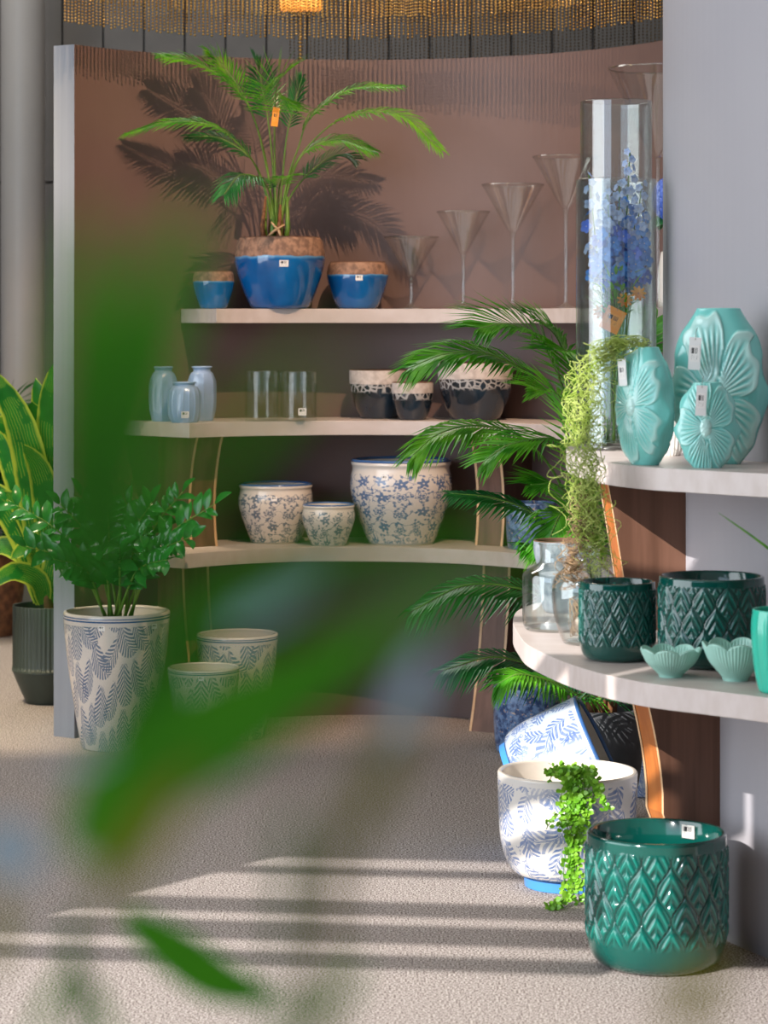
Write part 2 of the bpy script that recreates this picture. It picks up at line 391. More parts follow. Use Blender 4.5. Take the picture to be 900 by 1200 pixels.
def lathe(name, prof, mats, parent=None, loc=None, seg=64, mi=None, disp=None, zdisp=None, H=None, attr=False, phase=0.0):
    """prof: list of (r,z). disp(u,v,i)->radial offset. mi: material index per profile segment."""
    if disp is None and zdisp is None:      # hold the edges so that long walls shade straight
        q = [Vector((p[0], p[1])) for p in prof]; out, mm = [q[0]], []
        for i in range(len(q)-1):
            d = q[i+1]-q[i]; L = d.length; pts = []
            def sharp(a, b): return a.length > 1e-7 and b.length > 1e-7 and a.angle(b) > .35
            if L > .006:
                if i > 0 and sharp(q[i]-q[i-1], d): pts.append(q[i]+d*(.0015/L))
                if i < len(q)-2 and sharp(d, q[i+2]-q[i+1]): pts.append(q[i+1]-d*(.0015/L))
            pts.append(q[i+1]); out += pts; mm += [mi[i] if mi is not None else 0]*len(pts)
        prof = [(p.x, p.y) for p in out]; mi = mm if mi is not None else None
    pr = np.array([p[0] for p in prof]); pz = np.array([p[1] for p in prof]); n = len(prof); H = H or pz.max()
    u = np.arange(seg)/seg; U, I = np.meshgrid(u, np.arange(n)); Vv = pz[I]/H
    d = disp(U, Vv, I) if disp else np.zeros(U.shape); zd = zdisp(U, Vv, I) if zdisp else 0
    R = pr[I]+d; A = 2*PI*U+phase-PI/2+PI      # seam at the back
    x = R*np.cos(A); y = R*np.sin(A); z = pz[I]+zd
    co = np.stack([x, y, z], -1).reshape(-1, 3)
    idx = np.arange(n*seg).reshape(n, seg); a = idx[:-1]; b = np.roll(idx, -1, 1)[:-1]; c = np.roll(idx, -1, 1)[1:]; e = idx[1:]
    F = np.stack([a, b, c, e], -1).reshape(-1, 4)
    me = bpy.data.meshes.new(name); me.vertices.add(len(co)); me.vertices.foreach_set('co', co.ravel().astype(np.float32))
    me.loops.add(F.size); me.loops.foreach_set('vertex_index', F.ravel().astype(np.int32)); me.polygons.add(len(F))
    me.polygons.foreach_set('loop_start', np.arange(0, F.size, 4, dtype=np.int32)); me.update(calc_edges=True)
    uu = np.stack([U[:-1], U[:-1]+1/seg, U[:-1]+1/seg, U[:-1]], -1)
    vv = np.stack([Vv[:-1], Vv[:-1], Vv[1:], Vv[1:]], -1)
    uvl = me.uv_layers.new(name='UVMap'); uvl.data.foreach_set('uv', np.stack([uu, vv], -1).ravel().astype(np.float32))
    if mi is not None: me.polygons.foreach_set('material_index', np.repeat(np.array(mi, dtype=np.int32), seg))
    if attr:
        at = me.attributes.new('relief', 'FLOAT', 'POINT'); at.data.foreach_set('value', d.ravel().astype(np.float32))
    me.validate()
    return link(name, me, mats, parent, loc)
def shell(outer, t, n=4, floor=.015, lip=True):
    """outer profile (base->rim) turned into a closed wall; returns profile and index of first inner segment"""
    o = crom(outer, n); r1, z1 = o[-1]
    prof = [(.0008, o[0][1])]+[tuple(p) for p in o]
    k = len(prof)
    top = [(r1-t*.25, z1+t*.35), (r1-t*.75, z1+t*.35), (r1-t, z1)]
    inner = [(max(p[0]-t, .001), p[1]) for p in o[::-1][1:] if p[1] > floor+o[0][1]]
    inner = [p for p in inner if p[0] > .002]
    prof = prof+top+inner+[(.0008, floor+o[0][1])]
    return prof, k-1
def mi_split(prof, k): return [0]*k+[1]*(len(prof)-1-k)
def rad_at(outer, z):
    o = crom(outer, 6)
    for a, b in zip(o, o[1:]):
        if a[1] <= z <= b[1]: return a[0]+(b[0]-a[0])*(z-a[1])/max(b[1]-a[1], 1e-6)
    return o[-1][0]
def sticker(parent, outer, z, az, w=.026, h=.02, name='price_sticker', off=.0012):
    """curved label on a pot; az=0 faces the camera (-Y)"""
    m = MB(); n = 5; vs = []; uv = []
    for j in range(3):
        zz = z+h*(j/2-.5); r = rad_at(outer, zz)+off
        for i in range(n):
            a = az+(i/(n-1)-.5)*w/r; vs.append((r*math.sin(a), -r*math.cos(a), zz)); uv.append((i/(n-1), j/2))
    m.add(vs, [(j*n+i, j*n+i+1, (j+1)*n+i+1, (j+1)*n+i) for j in range(2) for i in range(n-1)], 0, uv)
    return m.build(name, 'sticker', parent)
def disc(name, r, z, mat, parent, seg=32, lump=.004):
    prof = [(.001, z+lump), (r*.5, z+lump*1.4), (r*.8, z+lump*.5), (r, z)]
    return lathe(name, prof, mat, parent, seg=seg)
def hang_tag(parent, top, w, h, face, tilt=0, label=None):
    """card on a string; 'face' azimuth in the parent's space"""
    t = bpy.data.objects.new('hang_tag', None); COL.objects.link(t); t.parent = parent; t.location = top; t.rotation_euler = (0, tilt, face)
    m = MB(); m.box(-w/2, w/2, -.0009, .0009, -h, 0); m.build('card', 'card', t, smooth=False)
    q = MB(); q.add([(-w*.4, -.0016, -h*.75), (w*.4, -.0016, -h*.75), (w*.4, -.0016, -h*.25), (-w*.4, -.0016, -h*.25)], [(0, 1, 2, 3)], 0, [(0, 0), (1, 0), (1, 1), (0, 1)])
    q.build('barcode_print', 'sticker', t, smooth=False)
    s = MB(); s.tube([(0, -.002, -h*.08), (0, .004, h*.18), (.002, .02, h*.3)], .0006, 5); s.build('string', 'string', t)
    if label: t['label'] = label
    return t

def leaf_blade(m, pts, width, up=None, mi=0, fold=.25, prof=None, nseg=6):
    """lens blade along pts with a keel"""
    c = crom(pts, max(2, nseg//max(1, len(pts)-1))); k = len(c); c = [Vector(p) for p in c]; vs = []; uv = []
    for i, p in enumerate(c):
        t = i/(k-1); d = (c[min(i+1, k-1)]-c[max(i-1, 0)]).normalized()
        u = Vector(up) if up is not None else Vector((0, 0, 1)); s = d.cross(u)
        s = s.normalized() if s.length > 1e-4 else Vector((1, 0, 0)); nn = s.cross(d)
        w = width*(prof(t) if prof else math.sin(PI*min(1, t*.92+.06))**.8)/2
        vs += [p-s*w+nn*w*fold, p, p+s*w+nn*w*fold]; uv += [(0, t), (.5, t), (1, t)]
    m.add(vs, [f for i in range(k-1) for f in ((3*i, 3*i+1, 3*i+4, 3*i+3), (3*i+1, 3*i+2, 3*i+5, 3*i+4))], mi, uv)
def frond(parent, pts, L=.16, n=34, w=.012, t0=.35, mat='palm', rad=.005, droop=.35, up=(0, -.35, 1), side=1.0, seed=None, split=.6, lift=.15):
    """palm frond: stalk part with its leaflets as one sub-part"""
    r = random.Random(seed if seed is not None else len(bpy.data.objects))
    c = [Vector(p) for p in crom(pts, 10)]; k = len(c)
    s = MB(); s.tube(c, [rad*(1-.8*i/(k-1)) for i in range(k)], 6); st = s.build('frond', 'stalk', parent)
    m = MB(); U = Vector(up).normalized(); n = int(n*1.25); w = w*1.08
    for i in range(n):
        t = t0+(1-t0)*(i+.5)/n; q = t*(k-1); a = int(q); fr = q-a; a = min(a, k-2)
        p = c[a].lerp(c[a+1], fr); d = (c[a+1]-c[a]).normalized(); sd = d.cross(U); sd = sd.normalized() if sd.length > 1e-3 else Vector((1, 0, 0))
        nn = sd.cross(d); tt = (t-t0)/(1-t0); ll = L*1.22*(math.sin(PI*min(1, .22+tt*.70))**.75)*r.uniform(.9, 1.08)
        for sg in (-1, 1):
            dr = (d*(split+.75*tt)+sd*sg*side+nn*lift*r.uniform(.4, 1.4)).normalized()
            e1 = p+dr*ll*.5+Vector((0, 0, -1))*droop*ll*.12; e2 = p+dr*ll*.97+Vector((0, 0, -1))*droop*ll*.5
            e2 += Vector((r.uniform(-1, 1), r.uniform(-1, 1), r.uniform(-1, 1)))*ll*.05
            hw = w/2; b = dr.cross(nn).normalized()*hw; up2 = nn*hw*.5
            m.add([p, e1-b+up2, e1, e1+b+up2, e2, p.lerp(e1, .3)-b*.75, p.lerp(e1, .3)+b*.75],
                  [(0, 2, 5), (0, 6, 2), (5, 2, 1), (6, 3, 2), (1, 2, 4), (2, 3, 4)])
    lf = m.build('leaflets', mat, st, smooth=False); lf['kind'] = 'stuff'
    return st

# ================================================================== the setting
def quad_box(name, x0, x1, y0, y1, z0, z1, mat):
    m = MB(); m.box(x0, x1, y0, y1, z0, z1); o = m.build(name, mat, smooth=False); o['kind'] = 'structure'; return o
quad_box('floor', -10, 5.5, -6, 15, -.1, 0, 'carpet')
m = MB(); cp = [(-10, -.66), (5.5, -2.52), (5.5, 15), (-10, 15)]
m.add([(x, y, z) for z in (6.6, 6.7) for x, y in cp], [(0, 3, 2, 1), (4, 5, 6, 7), (0, 1, 5, 4), (1, 2, 6, 5), (2, 3, 7, 6), (3, 0, 4, 7)]); o = m.build('ceiling', 'dkwall', smooth=False); o['kind'] = 'structure'
quad_box('wall_left', -10.1, -10, -.66, 15, 0, 6.6, 'wall')
quad_box('wall_far_right', 5.5, 5.6, -2.52, 15, 0, 6.6, 'wall')
quad_box('wall_far', -10, 5.5, 14.9, 15, 0, 6.6, 'dkwall')
# grooved dark panelling behind the display, with one horizontal joint
pan = bpy.data.objects.new('wall_panelling', None); COL.objects.link(pan); pan['kind'] = 'structure'; pan.location = (0, 13.2, 0)
x = -2.6; i = 0
while x < 1.8:
    m = MB(); m.box(-.1, .1, -.03, .03, 0, 2.2); m.build('panel', 'dkwall', pan, (x, 0, 0), False)
    m = MB(); m.box(-.1, .1, -.03, .03, 2.215, 4.5); m.build('panel', 'dkwall', pan, (x, 0, 0), False)
    m = MB(); m.box(-.004, .004, -.01, .0, 0, 4.5); m.build('groove_strip', 'metal', pan, (x+.105, 0, 0), False)
    x += .21
# ---- window wall behind the camera: panes traced back from the sunlit floor
tanE = math.tan(SUN_EL)/math.hypot(*SH)*1.0
KZ = math.tan(SUN_EL)/SH[1]*math.hypot(*SH); KX = SH[0]/SH[1]
SL = -.12
def wy(xw): return -1.5 + SL*(xw+3)
def trace(xp, yp, zp=0):                # where the sunray through a point crosses the window wall
    # solve y = -1.5+SL*(x+3), x = xp-KX*(yp-y)
    y = (-1.5+SL*(xp-KX*yp+3))/(1-SL*KX); xw = xp-KX*(yp-y); return xw, zp+KZ*(yp-y)
def rowz(px, py): D = FPX*CH/(py-HY); return trace(X(px, D), D)
x0 = rowz(330, 1000)[0]
rows = []
for (a, b, px) in ((1003, 1019, 444), (1023, 1058, 444), (1069, 1085, 444)): rows.append((x0, rowz(px, b)[1], rowz(px, a)[1]))
rows.append((x0-1.2, rowz(150, 1112)[1], rowz(150, 1092)[1]))
rows.append((x0-1.2, 0.9, rowz(200, 1123)[1]))
XR = -2.6; XC = trace(.34, 7.25)[0]; TOP = trace(.60, 6.35, 1.33)[1]
m = MB()
def wb(xa, xb, za, zb):                 # a slanted slab of the window wall
    if xb-xa < 1e-3 or zb-za < 1e-3: return
    vs = [(x, wy(x)+dy, z) for x in (xa, xb) for dy in (-.03, .03) for z in (za, zb)]
    m.add(vs, [(0, 1, 3, 2), (4, 6, 7, 5), (0, 4, 5, 1), (2, 3, 7, 6), (0, 2, 6, 4), (1, 5, 7, 3)])
XE = 5.4; XW = -9.9
wb(XW, x0-1.2, 0, 6.6); wb(XR, XE, 0, 6.6); wb(x0-1.2, XR, 0, .9); 
zs = sorted(rows, key=lambda r: r[1])   # from low to high
XS = -5.02                              # right of this mullion the glazing has no transoms
wb(x0-1.2, XS, zs[0][2], zs[1][1])
wb(x0-1.2, XS, zs[1][2], zs[2][1]); wb(x0-1.2, x0, zs[2][1], 6.6)
wb(x0, XS, zs[2][2], zs[3][1]); wb(x0, XS, zs[3][2], zs[4][1])
zt = zs[4][2]
wb(x0, XC, zt, 6.6); wb(XC, XS, TOP, 6.6); wb(XC, XS, zt, zt+.07)
wb(XS, -4.86, 4.85, 6.6); wb(-4.86, -4.79, 5.12, 6.6); wb(-4.79, XR, 4.47, 6.6)
wb(XC, XS, zt+.45, zt+.5)
o = m.build('window_1', 'metal', smooth=False); o['kind'] = 'structure'

# ---- curved niche partition (wall_center) and curved right partition (wall_right)
NC = (-.1, 8.52); NR = 1.2; NTOP = 2.488
def npt(th, r): return (NC[0]+r*math.cos(th), NC[1]+r*math.sin(th))
def strip(name, inner, outer, z0, z1, mats, parent=None, mi=(0, 0, 0), endmi=0, bevel=0, endc=None):
    """slab between two equally long polylines; mi=(front,top/bottom,back)"""
    m = MB(); n = len(inner); vs = [(p[0], p[1], z) for pl in (inner, outer) for z in (z0, z1) for p in pl]
    ib, it, ob, ot = 0, n, 2*n, 3*n
    fs = []
    for i in range(n-1):
        m.f.append((ib+i, ib+i+1, it+i+1, it+i)); m.mi.append(mi[0])
        m.f.append((ob+i+1, ob+i, ot+i, ot+i+1)); m.mi.append(mi[2])
        m.f.append((it+i, it+i+1, ot+i+1, ot+i)); m.mi.append(mi[1])
        m.f.append((ib+i+1, ib+i, ob+i, ob+i+1)); m.mi.append(mi[1])
    m.f.append((ib, it, ot, ob)); m.mi.append(endmi); m.f.append((ib+n-1, ob+n-1, ot+n-1, it+n-1)); m.mi.append(endmi)
    m.v = vs; m.uv = [(0, 0)]*(4*len(m.f))
    o = m.build(name, mats, parent, smooth=False)
    if bevel:
        bv = o.modifiers.new('bevel', 'BEVEL'); bv.width = bevel; bv.segments = 2; bv.limit_method = 'ANGLE'; bv.angle_limit = math.radians(40)
    return o
thL = math.atan2(9.18-NC[1], -1.117-NC[0]); ths = [thL+(-.15-thL)*i/90 for i in range(91)]
o = strip('wall_center', [npt(t, NR+.004) for t in ths], [npt(t, NR+.10) for t in ths], 0, NTOP, ['wall', 'wall_end'], mi=(0, 1, 0), endmi=1); o['kind'] = 'structure'
WC = (2.256, 6.70); WR = 1.517
def wpt(th, r): return (WC[0]+r*math.cos(th), WC[1]+r*math.sin(th))
ths = [math.radians(150+95*i/60) for i in range(61)]
o = strip('wall_right', [wpt(t, WR) for t in ths], [wpt(t, WR-.09) for t in ths], 0, NTOP+.05, ['wall_r', 'wall_end'], mi=(0, 1, 0), endmi=1); o['kind'] = 'structure'

# ---- shelves
TH = .052
def left_shelf(label, z, depth, pxl):
    lo, hi = thL, 0        # junction with the wall where the ray of pixel pxl meets it
    t = thL
    while True:
        x, y = npt(t, NR)
        if (x/y)*FPX+450 >= pxl: break
        t -= .002
    tt = [t+(-.02-t)*i/70 for i in range(71)]
    o = strip('display_shelf', [npt(a, NR-depth) for a in tt], [npt(a, NR) for a in tt], z-TH, z, 'shelf', bevel=.0015)
    tag(o, label, 'shelf', 'curved display shelves'); return o
Z1, Z2, Z3 = 1.541, 1.132, .675
left_shelf('topmost curved greige shelf in the niche, carrying blue pots and flared glasses', Z1, .27, 211)
left_shelf('middle curved greige shelf in the niche, carrying powder blue vases and black pots', Z2, .37, 143)
left_shelf('lowest curved greige shelf in the niche, carrying floral round pots', Z3, .42, 118)
RZ2, RZ1 = 1.165, .72
def right_shelf(label, z, front, th1):
    f = crom(front, 8); n = len(f)
    th = [math.radians(th1+(238-th1)*i/(n-1)) for i in range(n)]
    o = strip('display_shelf', [tuple(p) for p in f], [wpt(t, WR) for t in th], z-TH, z, 'shelf', bevel=.0015)
    tag(o, label, 'shelf', 'curved display shelves'); return o
right_shelf('upper right curved pale shelf carrying turquoise flower vases', RZ2,
            [(.80, 7.16), (.68, 7.12), (.56, 6.98), (.49, 6.8), (.472, 6.62), (.468, 6.42), (.482, 6.25), (.518, 6.03), (.585, 5.86), (.67, 5.75), (.833, 5.58), (1.05, 5.38), (1.4, 5.15)], 163)
right_shelf('lower right curved pale shelf carrying emerald pots and mint bowls', RZ1,
            [(.86, 7.34), (.66, 7.28), (.48, 7.15), (.37, 6.92), (.334, 6.63), (.334, 6.35), (.352, 6.1), (.438, 5.75), (.552, 5.52), (.683, 5.39), (.788, 5.29), (.95, 5.12), (1.15, 5.0), (1.4, 4.93)], 158)

# ---- curved box supports below the shelves
def bracket(label, base, out, tang, w, z0, z1, Lf, n=14, face='oak'):
    """base: wall point at the near face; out: unit direction away from the wall; tang: unit direction across the thickness"""
    t = thing('shelf_support', label, 'support', (base[0], base[1], z0), 0, 'curved wooden shelf supports')
    o2, t2 = Vector((*out, 0)), Vector((*tang, 0)); zz = [i/(n-1)*(z1-z0) for i in range(n)]
    def board(name, ta, tb, inset, mats, full=True, thick=None):
        m = MB(); vs = []
        for z in zz:
            L = Lf(z+z0)-inset; b = -.02 if full else L-thick
            for q in (ta, tb):
                vs.append(o2*b+t2*q+Vector((0, 0, z))); vs.append(o2*L+t2*q+Vector((0, 0, z)))
        for i in range(n-1):
            k = 4*i
            m.f += [(k, k+1, k+5, k+4), (k+3, k+2, k+6, k+7), (k+1, k+3, k+7, k+5), (k+2, k, k+4, k+6)]; m.mi += [0, 0, 1, 0]
        m.f += [(0, 2, 3, 1), (4*n-4, 4*n-3, 4*n-1, 4*n-2)]; m.mi += [0, 0]
        m.v = [tuple(v) for v in vs]; m.uv = [(0, 0)]*(4*len(m.f)); return m.build(name, mats, t, smooth=False)
    board('side_panel', 0, .010, 0, ['walnut', 'ply']); board('side_panel', w-.010, w, 0, ['walnut', 'ply'])
    board('front_panel', .0102, w-.0102, .002, [face, face], False, .008)
    return t
def radial(deg, w):
    a = math.radians(deg); out = (-math.cos(a), -math.sin(a)); tg = (-math.sin(a), math.cos(a))
    bx, by = npt(a, NR); return (bx-tg[0]*w/2, by-tg[1]*w/2), out, tg
b, o_, t_ = radial(60, .115)
bow = lambda z0, z1, top, mid, bot: (lambda z: (lambda s: bot*(1-s)**2+2*(mid*2-(top+bot)/2)*s*(1-s)+top*s*s)((z-z0)/(z1-z0)))
bracket('brown curved support between middle and lowest niche shelf, behind green fronds', b, o_, t_, .115, Z3, Z2-TH, bow(Z3, Z2, .30, .225, .235), face='walnut')
bracket('brown curved floor support under the right end of the lowest niche shelf', b, o_, t_, .115, 0, Z3-TH, bow(0, Z3, .17, .20, .28), face='walnut')
b, o_, t_ = radial(125, .115)
bracket('brown curved support between middle and lowest niche shelf, below powder blue vases', b, o_, t_, .115, Z3, Z2-TH, bow(Z3, Z2, .30, .225, .235), face='walnut')
bracket('brown curved floor support behind the leafy fern pot', b, o_, t_, .115, 0, Z3-TH, bow(0, Z3, .17, .20, .28), face='walnut')
def wbr(deg): a = math.radians(deg); return wpt(a, WR), (math.cos(a), math.sin(a)), (math.sin(a), -math.cos(a))
b, o_, t_ = wbr(189.6)
bracket('walnut sided support with orange front under the turquoise vase shelf', b, o_, t_, .10, RZ1, RZ2-TH, bow(RZ1, RZ2, .215, .175, .14))
b, o_, t_ = wbr(198.4)
bracket('walnut sided support with orange front under the emerald pot shelf, near the floor', b, o_, t_, .105, 0, RZ1-TH, lambda z: .15+.06*max(0, (z-.35)/.3)**1.5 if z > .3 else .15-.09*min(1, (.3-z)/.2))

# ================================================================== pots and vases
def pot(name, label, cat, loc, outer, t, mo, mi_, seg=64, rz=0, group=None, stick=None, rim=None, empty=None, part='body', disp=None, attr=False, floor=.02, n=4, H=None):
    th = thing(name, label, cat, loc, rz, group)
    prof, k = shell(outer, t, n, floor)
    lathe(part, prof, [mo, mi_], th, seg=seg, mi=mi_split(prof, k), disp=disp, attr=attr, H=H or outer[-1][1])
    if rim:
        r, z = outer[-1]; rr, mat = rim
        m = MB(); q = [(math.cos(2*PI*i/48), math.sin(2*PI*i/48)) for i in range(49)]
        c = [(r-t/2+rr*math.cos(a), z+t*.2+rr*.8*math.sin(a)) for a in [2*PI*j/10 for j in range(11)]]
        lathe('rim', c, mat, th, seg=64)
    if stick: sticker(th, outer, *stick)
    return th
def g(px, D, z): return (X(px, D), D, z)
# blue pots with brown rims (top shelf)
def bpo(r, h, rb=.55): return [(r*rb, 0), (r*(rb+.12), h*.06), (r*.86, h*.34), (r*.985, h*.62), (r, h*.75), (r*.955, h*.93), (r*.9, h)]
GB = 'blue glazed pots with brown rims'
o_ = bpo(.077, .137); pot('glazed_pot', 'smallest blue glazed pot with brown rim, at the left end of the top shelf', 'pot', g(250, 9.46, Z1), o_, .008, 'blue_pot', 'clay_in', group=GB)
palm_pot_prof = bpo(.167, .262); PP = g(328, 9.485, Z1)
o_ = bpo(.115, .173); pot('glazed_pot', 'medium blue glazed pot with brown rim, between the potted palm and the glasses', 'pot', g(419, 9.575, Z1), o_, .009, 'blue_pot', 'clay_in', group=GB, stick=(.115, .06, .026, .02))
# black pots with white crackled rims (middle shelf)
def kpo(r, h): return [(r*.56, 0), (r*.66, h*.05), (r*.88, h*.36), (r*.985, h*.7), (r, h)]
GK = 'black pots with pale crackled rims'
pot('crackle_pot', 'medium black pot with pale crackled rim, left of the other two black pots', 'pot', g(444, 9.585, Z2), kpo(.111, .18), .009, 'black_pot', 'clay_in', group=GK)
pot('crackle_pot', 'smallest black pot with pale crackled rim, in front on the middle shelf', 'pot', g(483.5, 9.43, Z2), kpo(.077, .137), .008, 'black_pot', 'clay_in', group=GK)
pot('crackle_pot', 'largest black pot with pale crackled rim, partly behind palm fronds', 'pot', g(557, 9.42, Z2), kpo(.138, .21), .009, 'black_pot', 'clay_in', group=GK)
# floral jardinieres (lowest shelf)
def fpo(r, h): return [(r*.60, 0), (r*.66, h*.03), (r*.83, h*.3), (r*.975, h*.58), (r, h*.76), (r*.96, h*.9), (r*.965, h*.94), (r*.985, h*.965), (r*.98, h)]
GF = 'white round pots with blue flower print'
pot('floral_pot', 'medium round white pot with grey blue flowers, left of the smallest floral pot', 'pot', g(323, 9.5, Z3), fpo(.139, .215), .010, 'floral_m', 'cream_in', group=GF, rim=(.006, 'rim_b'), stick=(.17, -.0, .022, .016))
pot('floral_pot', 'smallest round white pot with grey blue flowers, between the two larger ones', 'pot', g(385, 9.37, Z3), fpo(.097, .148), .009, 'floral_s', 'cream_in', group=GF, rim=(.005, 'rim_b'))
pot('floral_pot', 'largest round white pot with blue flowers, on the lowest niche shelf', 'pot', g(470, 9.46, Z3), fpo(.188, .305), .012, 'floral_l', 'cream_in', seg=96, group=GF, rim=(.008, 'rim_b'), stick=(.252, -.33, .024, .018))
# fern pots on the floor
def tpo(r, h): return [(r*.62, 0), (r*.68, h*.03), (r*.80, h*.3), (r*.93, h*.65), (r, h*.95), (r, h)]
GE = 'tall white pots with blue fern print'
ZP = thing('potted_zz_plant', 'leafy dark green plant in the largest white pot with blue fern print', 'potted plant', g(137, 9.0, 0), 0, GE)
o_ = tpo(.187, .474); prof, k = shell(o_, .014, 4, .02); lathe('pot', prof, ['fern_a', 'rim_w'], ZP, seg=96, mi=mi_split(prof, k), H=.474)
disc('soil', .172, .43, 'soil', ZP); sticker(ZP, o_, .437, -.18, .022, .017); sticker(ZP, o_, .437, .88, .022, .017)
pot('fern_pot', 'medium empty white pot with blue fern print, behind the smaller one', 'pot', g(278, 9.22, 0), tpo(.147, .369), .012, 'fern_b', 'rim_w', seg=80, group=GE)
pot('fern_pot', 'smallest empty white pot with blue fern print, in front of the medium one', 'pot', g(238.5, 8.91, 0), tpo(.125, .290), .011, 'fern_c', 'rim_w', seg=80, group=GE, stick=(.268, .0, .02, .014))
# powder-blue fluted vases (middle shelf)
def vase_flute(label, loc, r, h, k, rz=0, st=None):
    pr = [(r*.72, 0), (r*.80, h*.02), (r*.96, h*.2), (r, h*.45), (r*.97, h*.72), (r*.78, h*.87), (r*.60, h*.92), (r*.62, h*.965), (r*.70, h*.985), (r*.69, h)]
    f = lambda U, Vv, I: -r*.12*np.abs(np.sin(PI*U*k))**.6*np.clip(np.sin(PI*np.clip(Vv/.9, 0, 1)), 0, 1)*(I < 38) - r*.0
    th = thing('fluted_vase', label, 'vase', loc, rz, 'powder blue fluted vases'); prof, kk = shell(pr, .004, 4, .006)
    lathe('body', prof, ['ltblue', 'ltblue'], th, seg=120, mi=mi_split(prof, kk), disp=lambda U, Vv, I: f(U, Vv, I)*(I <= kk))
    if st: sticker(th, pr, *st, off=.001)
    return th
vase_flute('left tall powder blue fluted vase at the end of the middle shelf', g(191, 9.30, Z2), .053, .198, 8)
vase_flute('right tall powder blue fluted vase, behind the short one', g(236.5, 9.34, Z2), .054, .198, 8, .2)
vase_flute('short round powder blue fluted vase with a price sticker, in front of the tall pair', g(216, 9.19, Z2), .062, .145, 16, 0, (.03, .12, .028, .024))
# clear cylinders (middle shelf)
def glass_cyl(label, loc, r, h, mat='glass', t=.004, group=None, name='glass_cylinder', st=None, base=.012):
    th = thing(name, label, 'glass vase', loc, 0, group)
    prof = [(.001, 0), (r*.97, 0), (r, .004), (r, h-.002), (r-t*.5, h), (r-t, h-.002), (r-t, base), (.001, base)]
    lathe('body', prof, mat, th, seg=64)
    if st: sticker(th, [(r, 0), (r, h)], *st)
    return th
GG = 'short clear glass cylinders'
glass_cyl('left clear glass cylinder on the middle niche shelf', g(307, 9.36, Z2), .063, .182, group=GG)
glass_cyl('right clear glass cylinder with a price sticker, on the middle niche shelf', g(349.5, 9.36, Z2), .068, .180, group=GG, st=(.035, .25, .03, .026))
# flared stemmed glasses (top shelf)
def flared(label, px, D, r, h, bowl):
    th = thing('flared_glass_vase', label, 'glass vase', g(px, D, Z1), 0, 'stemmed flared glass vases')
    zb = h-bowl; sr = .007
    foot = [(.001, .002), (r*.42, .001), (r*.42, .004), (r*.2, .009), (sr*1.3, .02), (sr, .04), (sr, zb-.02), (sr*1.6, zb-.008), (sr*1.2, zb)]
    lathe('stem', foot, 'glassd', th, seg=32)
    outb = crom([(.001, zb), (sr*2.2, zb+.004), (r*.26, zb+bowl*.14), (r*.42, zb+bowl*.33), (r*.72, zb+bowl*.68), (r*.97, zb+bowl*.97), (r, h)], 4)
    prof = [tuple(p) for p in outb]+[(r*.99, h+.001)]+[(max(p[0]-.003, .001), p[1]+.003) for p in outb[::-1][1:]]
    lathe('bowl', prof, 'glass', th, seg=56)
    m = MB(); c = [(r-.0015+.0022*math.cos(2*PI*j/8), h+.0022*math.sin(2*PI*j/8)) for j in range(9)]
    lathe('rim', c, 'glassd', th, seg=56); return th
flared('shortest flared glass on a stem, next to the medium blue pot', 482, 9.56, .103, .268, .15)
flared('second shortest flared glass on a stem, on the top shelf', 543, 9.50, .099, .360, .155)
flared('middle sized flared glass on a stem, third from the blue pots', 601, 9.40, .115, .455, .175)
flared('second tallest flared glass on a stem, left of the big clear cylinder', 663, 9.2, .120, .545, .185)
flared('tallest and widest flared glass, beside the right partition', 771, 8.62, .168, .805, .30)
# blue speckled pots
def spo(r, h): return [(r*.84, 0), (r*.92, h*.04), (r*.98, h*.3), (r, h*.7), (r*.985, h)]
GS = 'blue speckled stoneware pots'
pot('speckled_pot', 'blue speckled pot on the lowest niche shelf behind palm fronds', 'pot', g(623, 9.24, Z3), spo(.093, .165), .008, 'speck', 'speck', group=GS)
pot('speckled_pot', 'blue speckled pot on the floor behind the tilted planter', 'pot', g(618, 8.9, 0), spo(.118, .225), .009, 'speck', 'speck', group=GS)

# emerald relief pots
def emboss(nu, hv, H, amp, lo=.20, hi=.93):
    def f(U, Vv, I):
        x = U*nu; y = Vv*H/hv
        best = None
        for ox, oy in ((0, 0), (.5, .5)):
            lx = (x+ox) % 1-.5; ly = (y+oy) % 1-.5
            sg = lx+.0; q = np.abs(lx); bx = .5*(.5+.5*np.cos(2*PI*ly*.98))**1.0      # ogee half width
            top = ly > 0
            e = (bx-q)
            ins = e > 0
            edge = np.clip(e/.075, 0, 1)
            vein = np.sin(2*PI*(ly*3.9+q*(2.2+3.6*q)+.25))
            h = -.9*(1-edge)+edge*(.25+.75*np.clip(1-q*1.5, 0, 1)*.5)+.78*vein*np.clip((e-.05)/.08, 0, 1)*np.clip((q-.02)/.03, 0, 1)
            h = np.where(q < .028, np.where(e > .04, .75, h), h)
            h = np.where(ins, h, -1)
            best = h if best is None else np.maximum(best, h)
        m = np.clip((Vv-lo)/.05, 0, 1)*np.clip((hi-Vv)/.03, 0, 1)
        return amp*best*m
    return f
def gpo(r, h): return [(r*.70, 0), (r*.80, h*.012), (r*.92, h*.07), (r*.985, h*.17), (r, h*.3), (r, h*.8), (r*.995, h)]
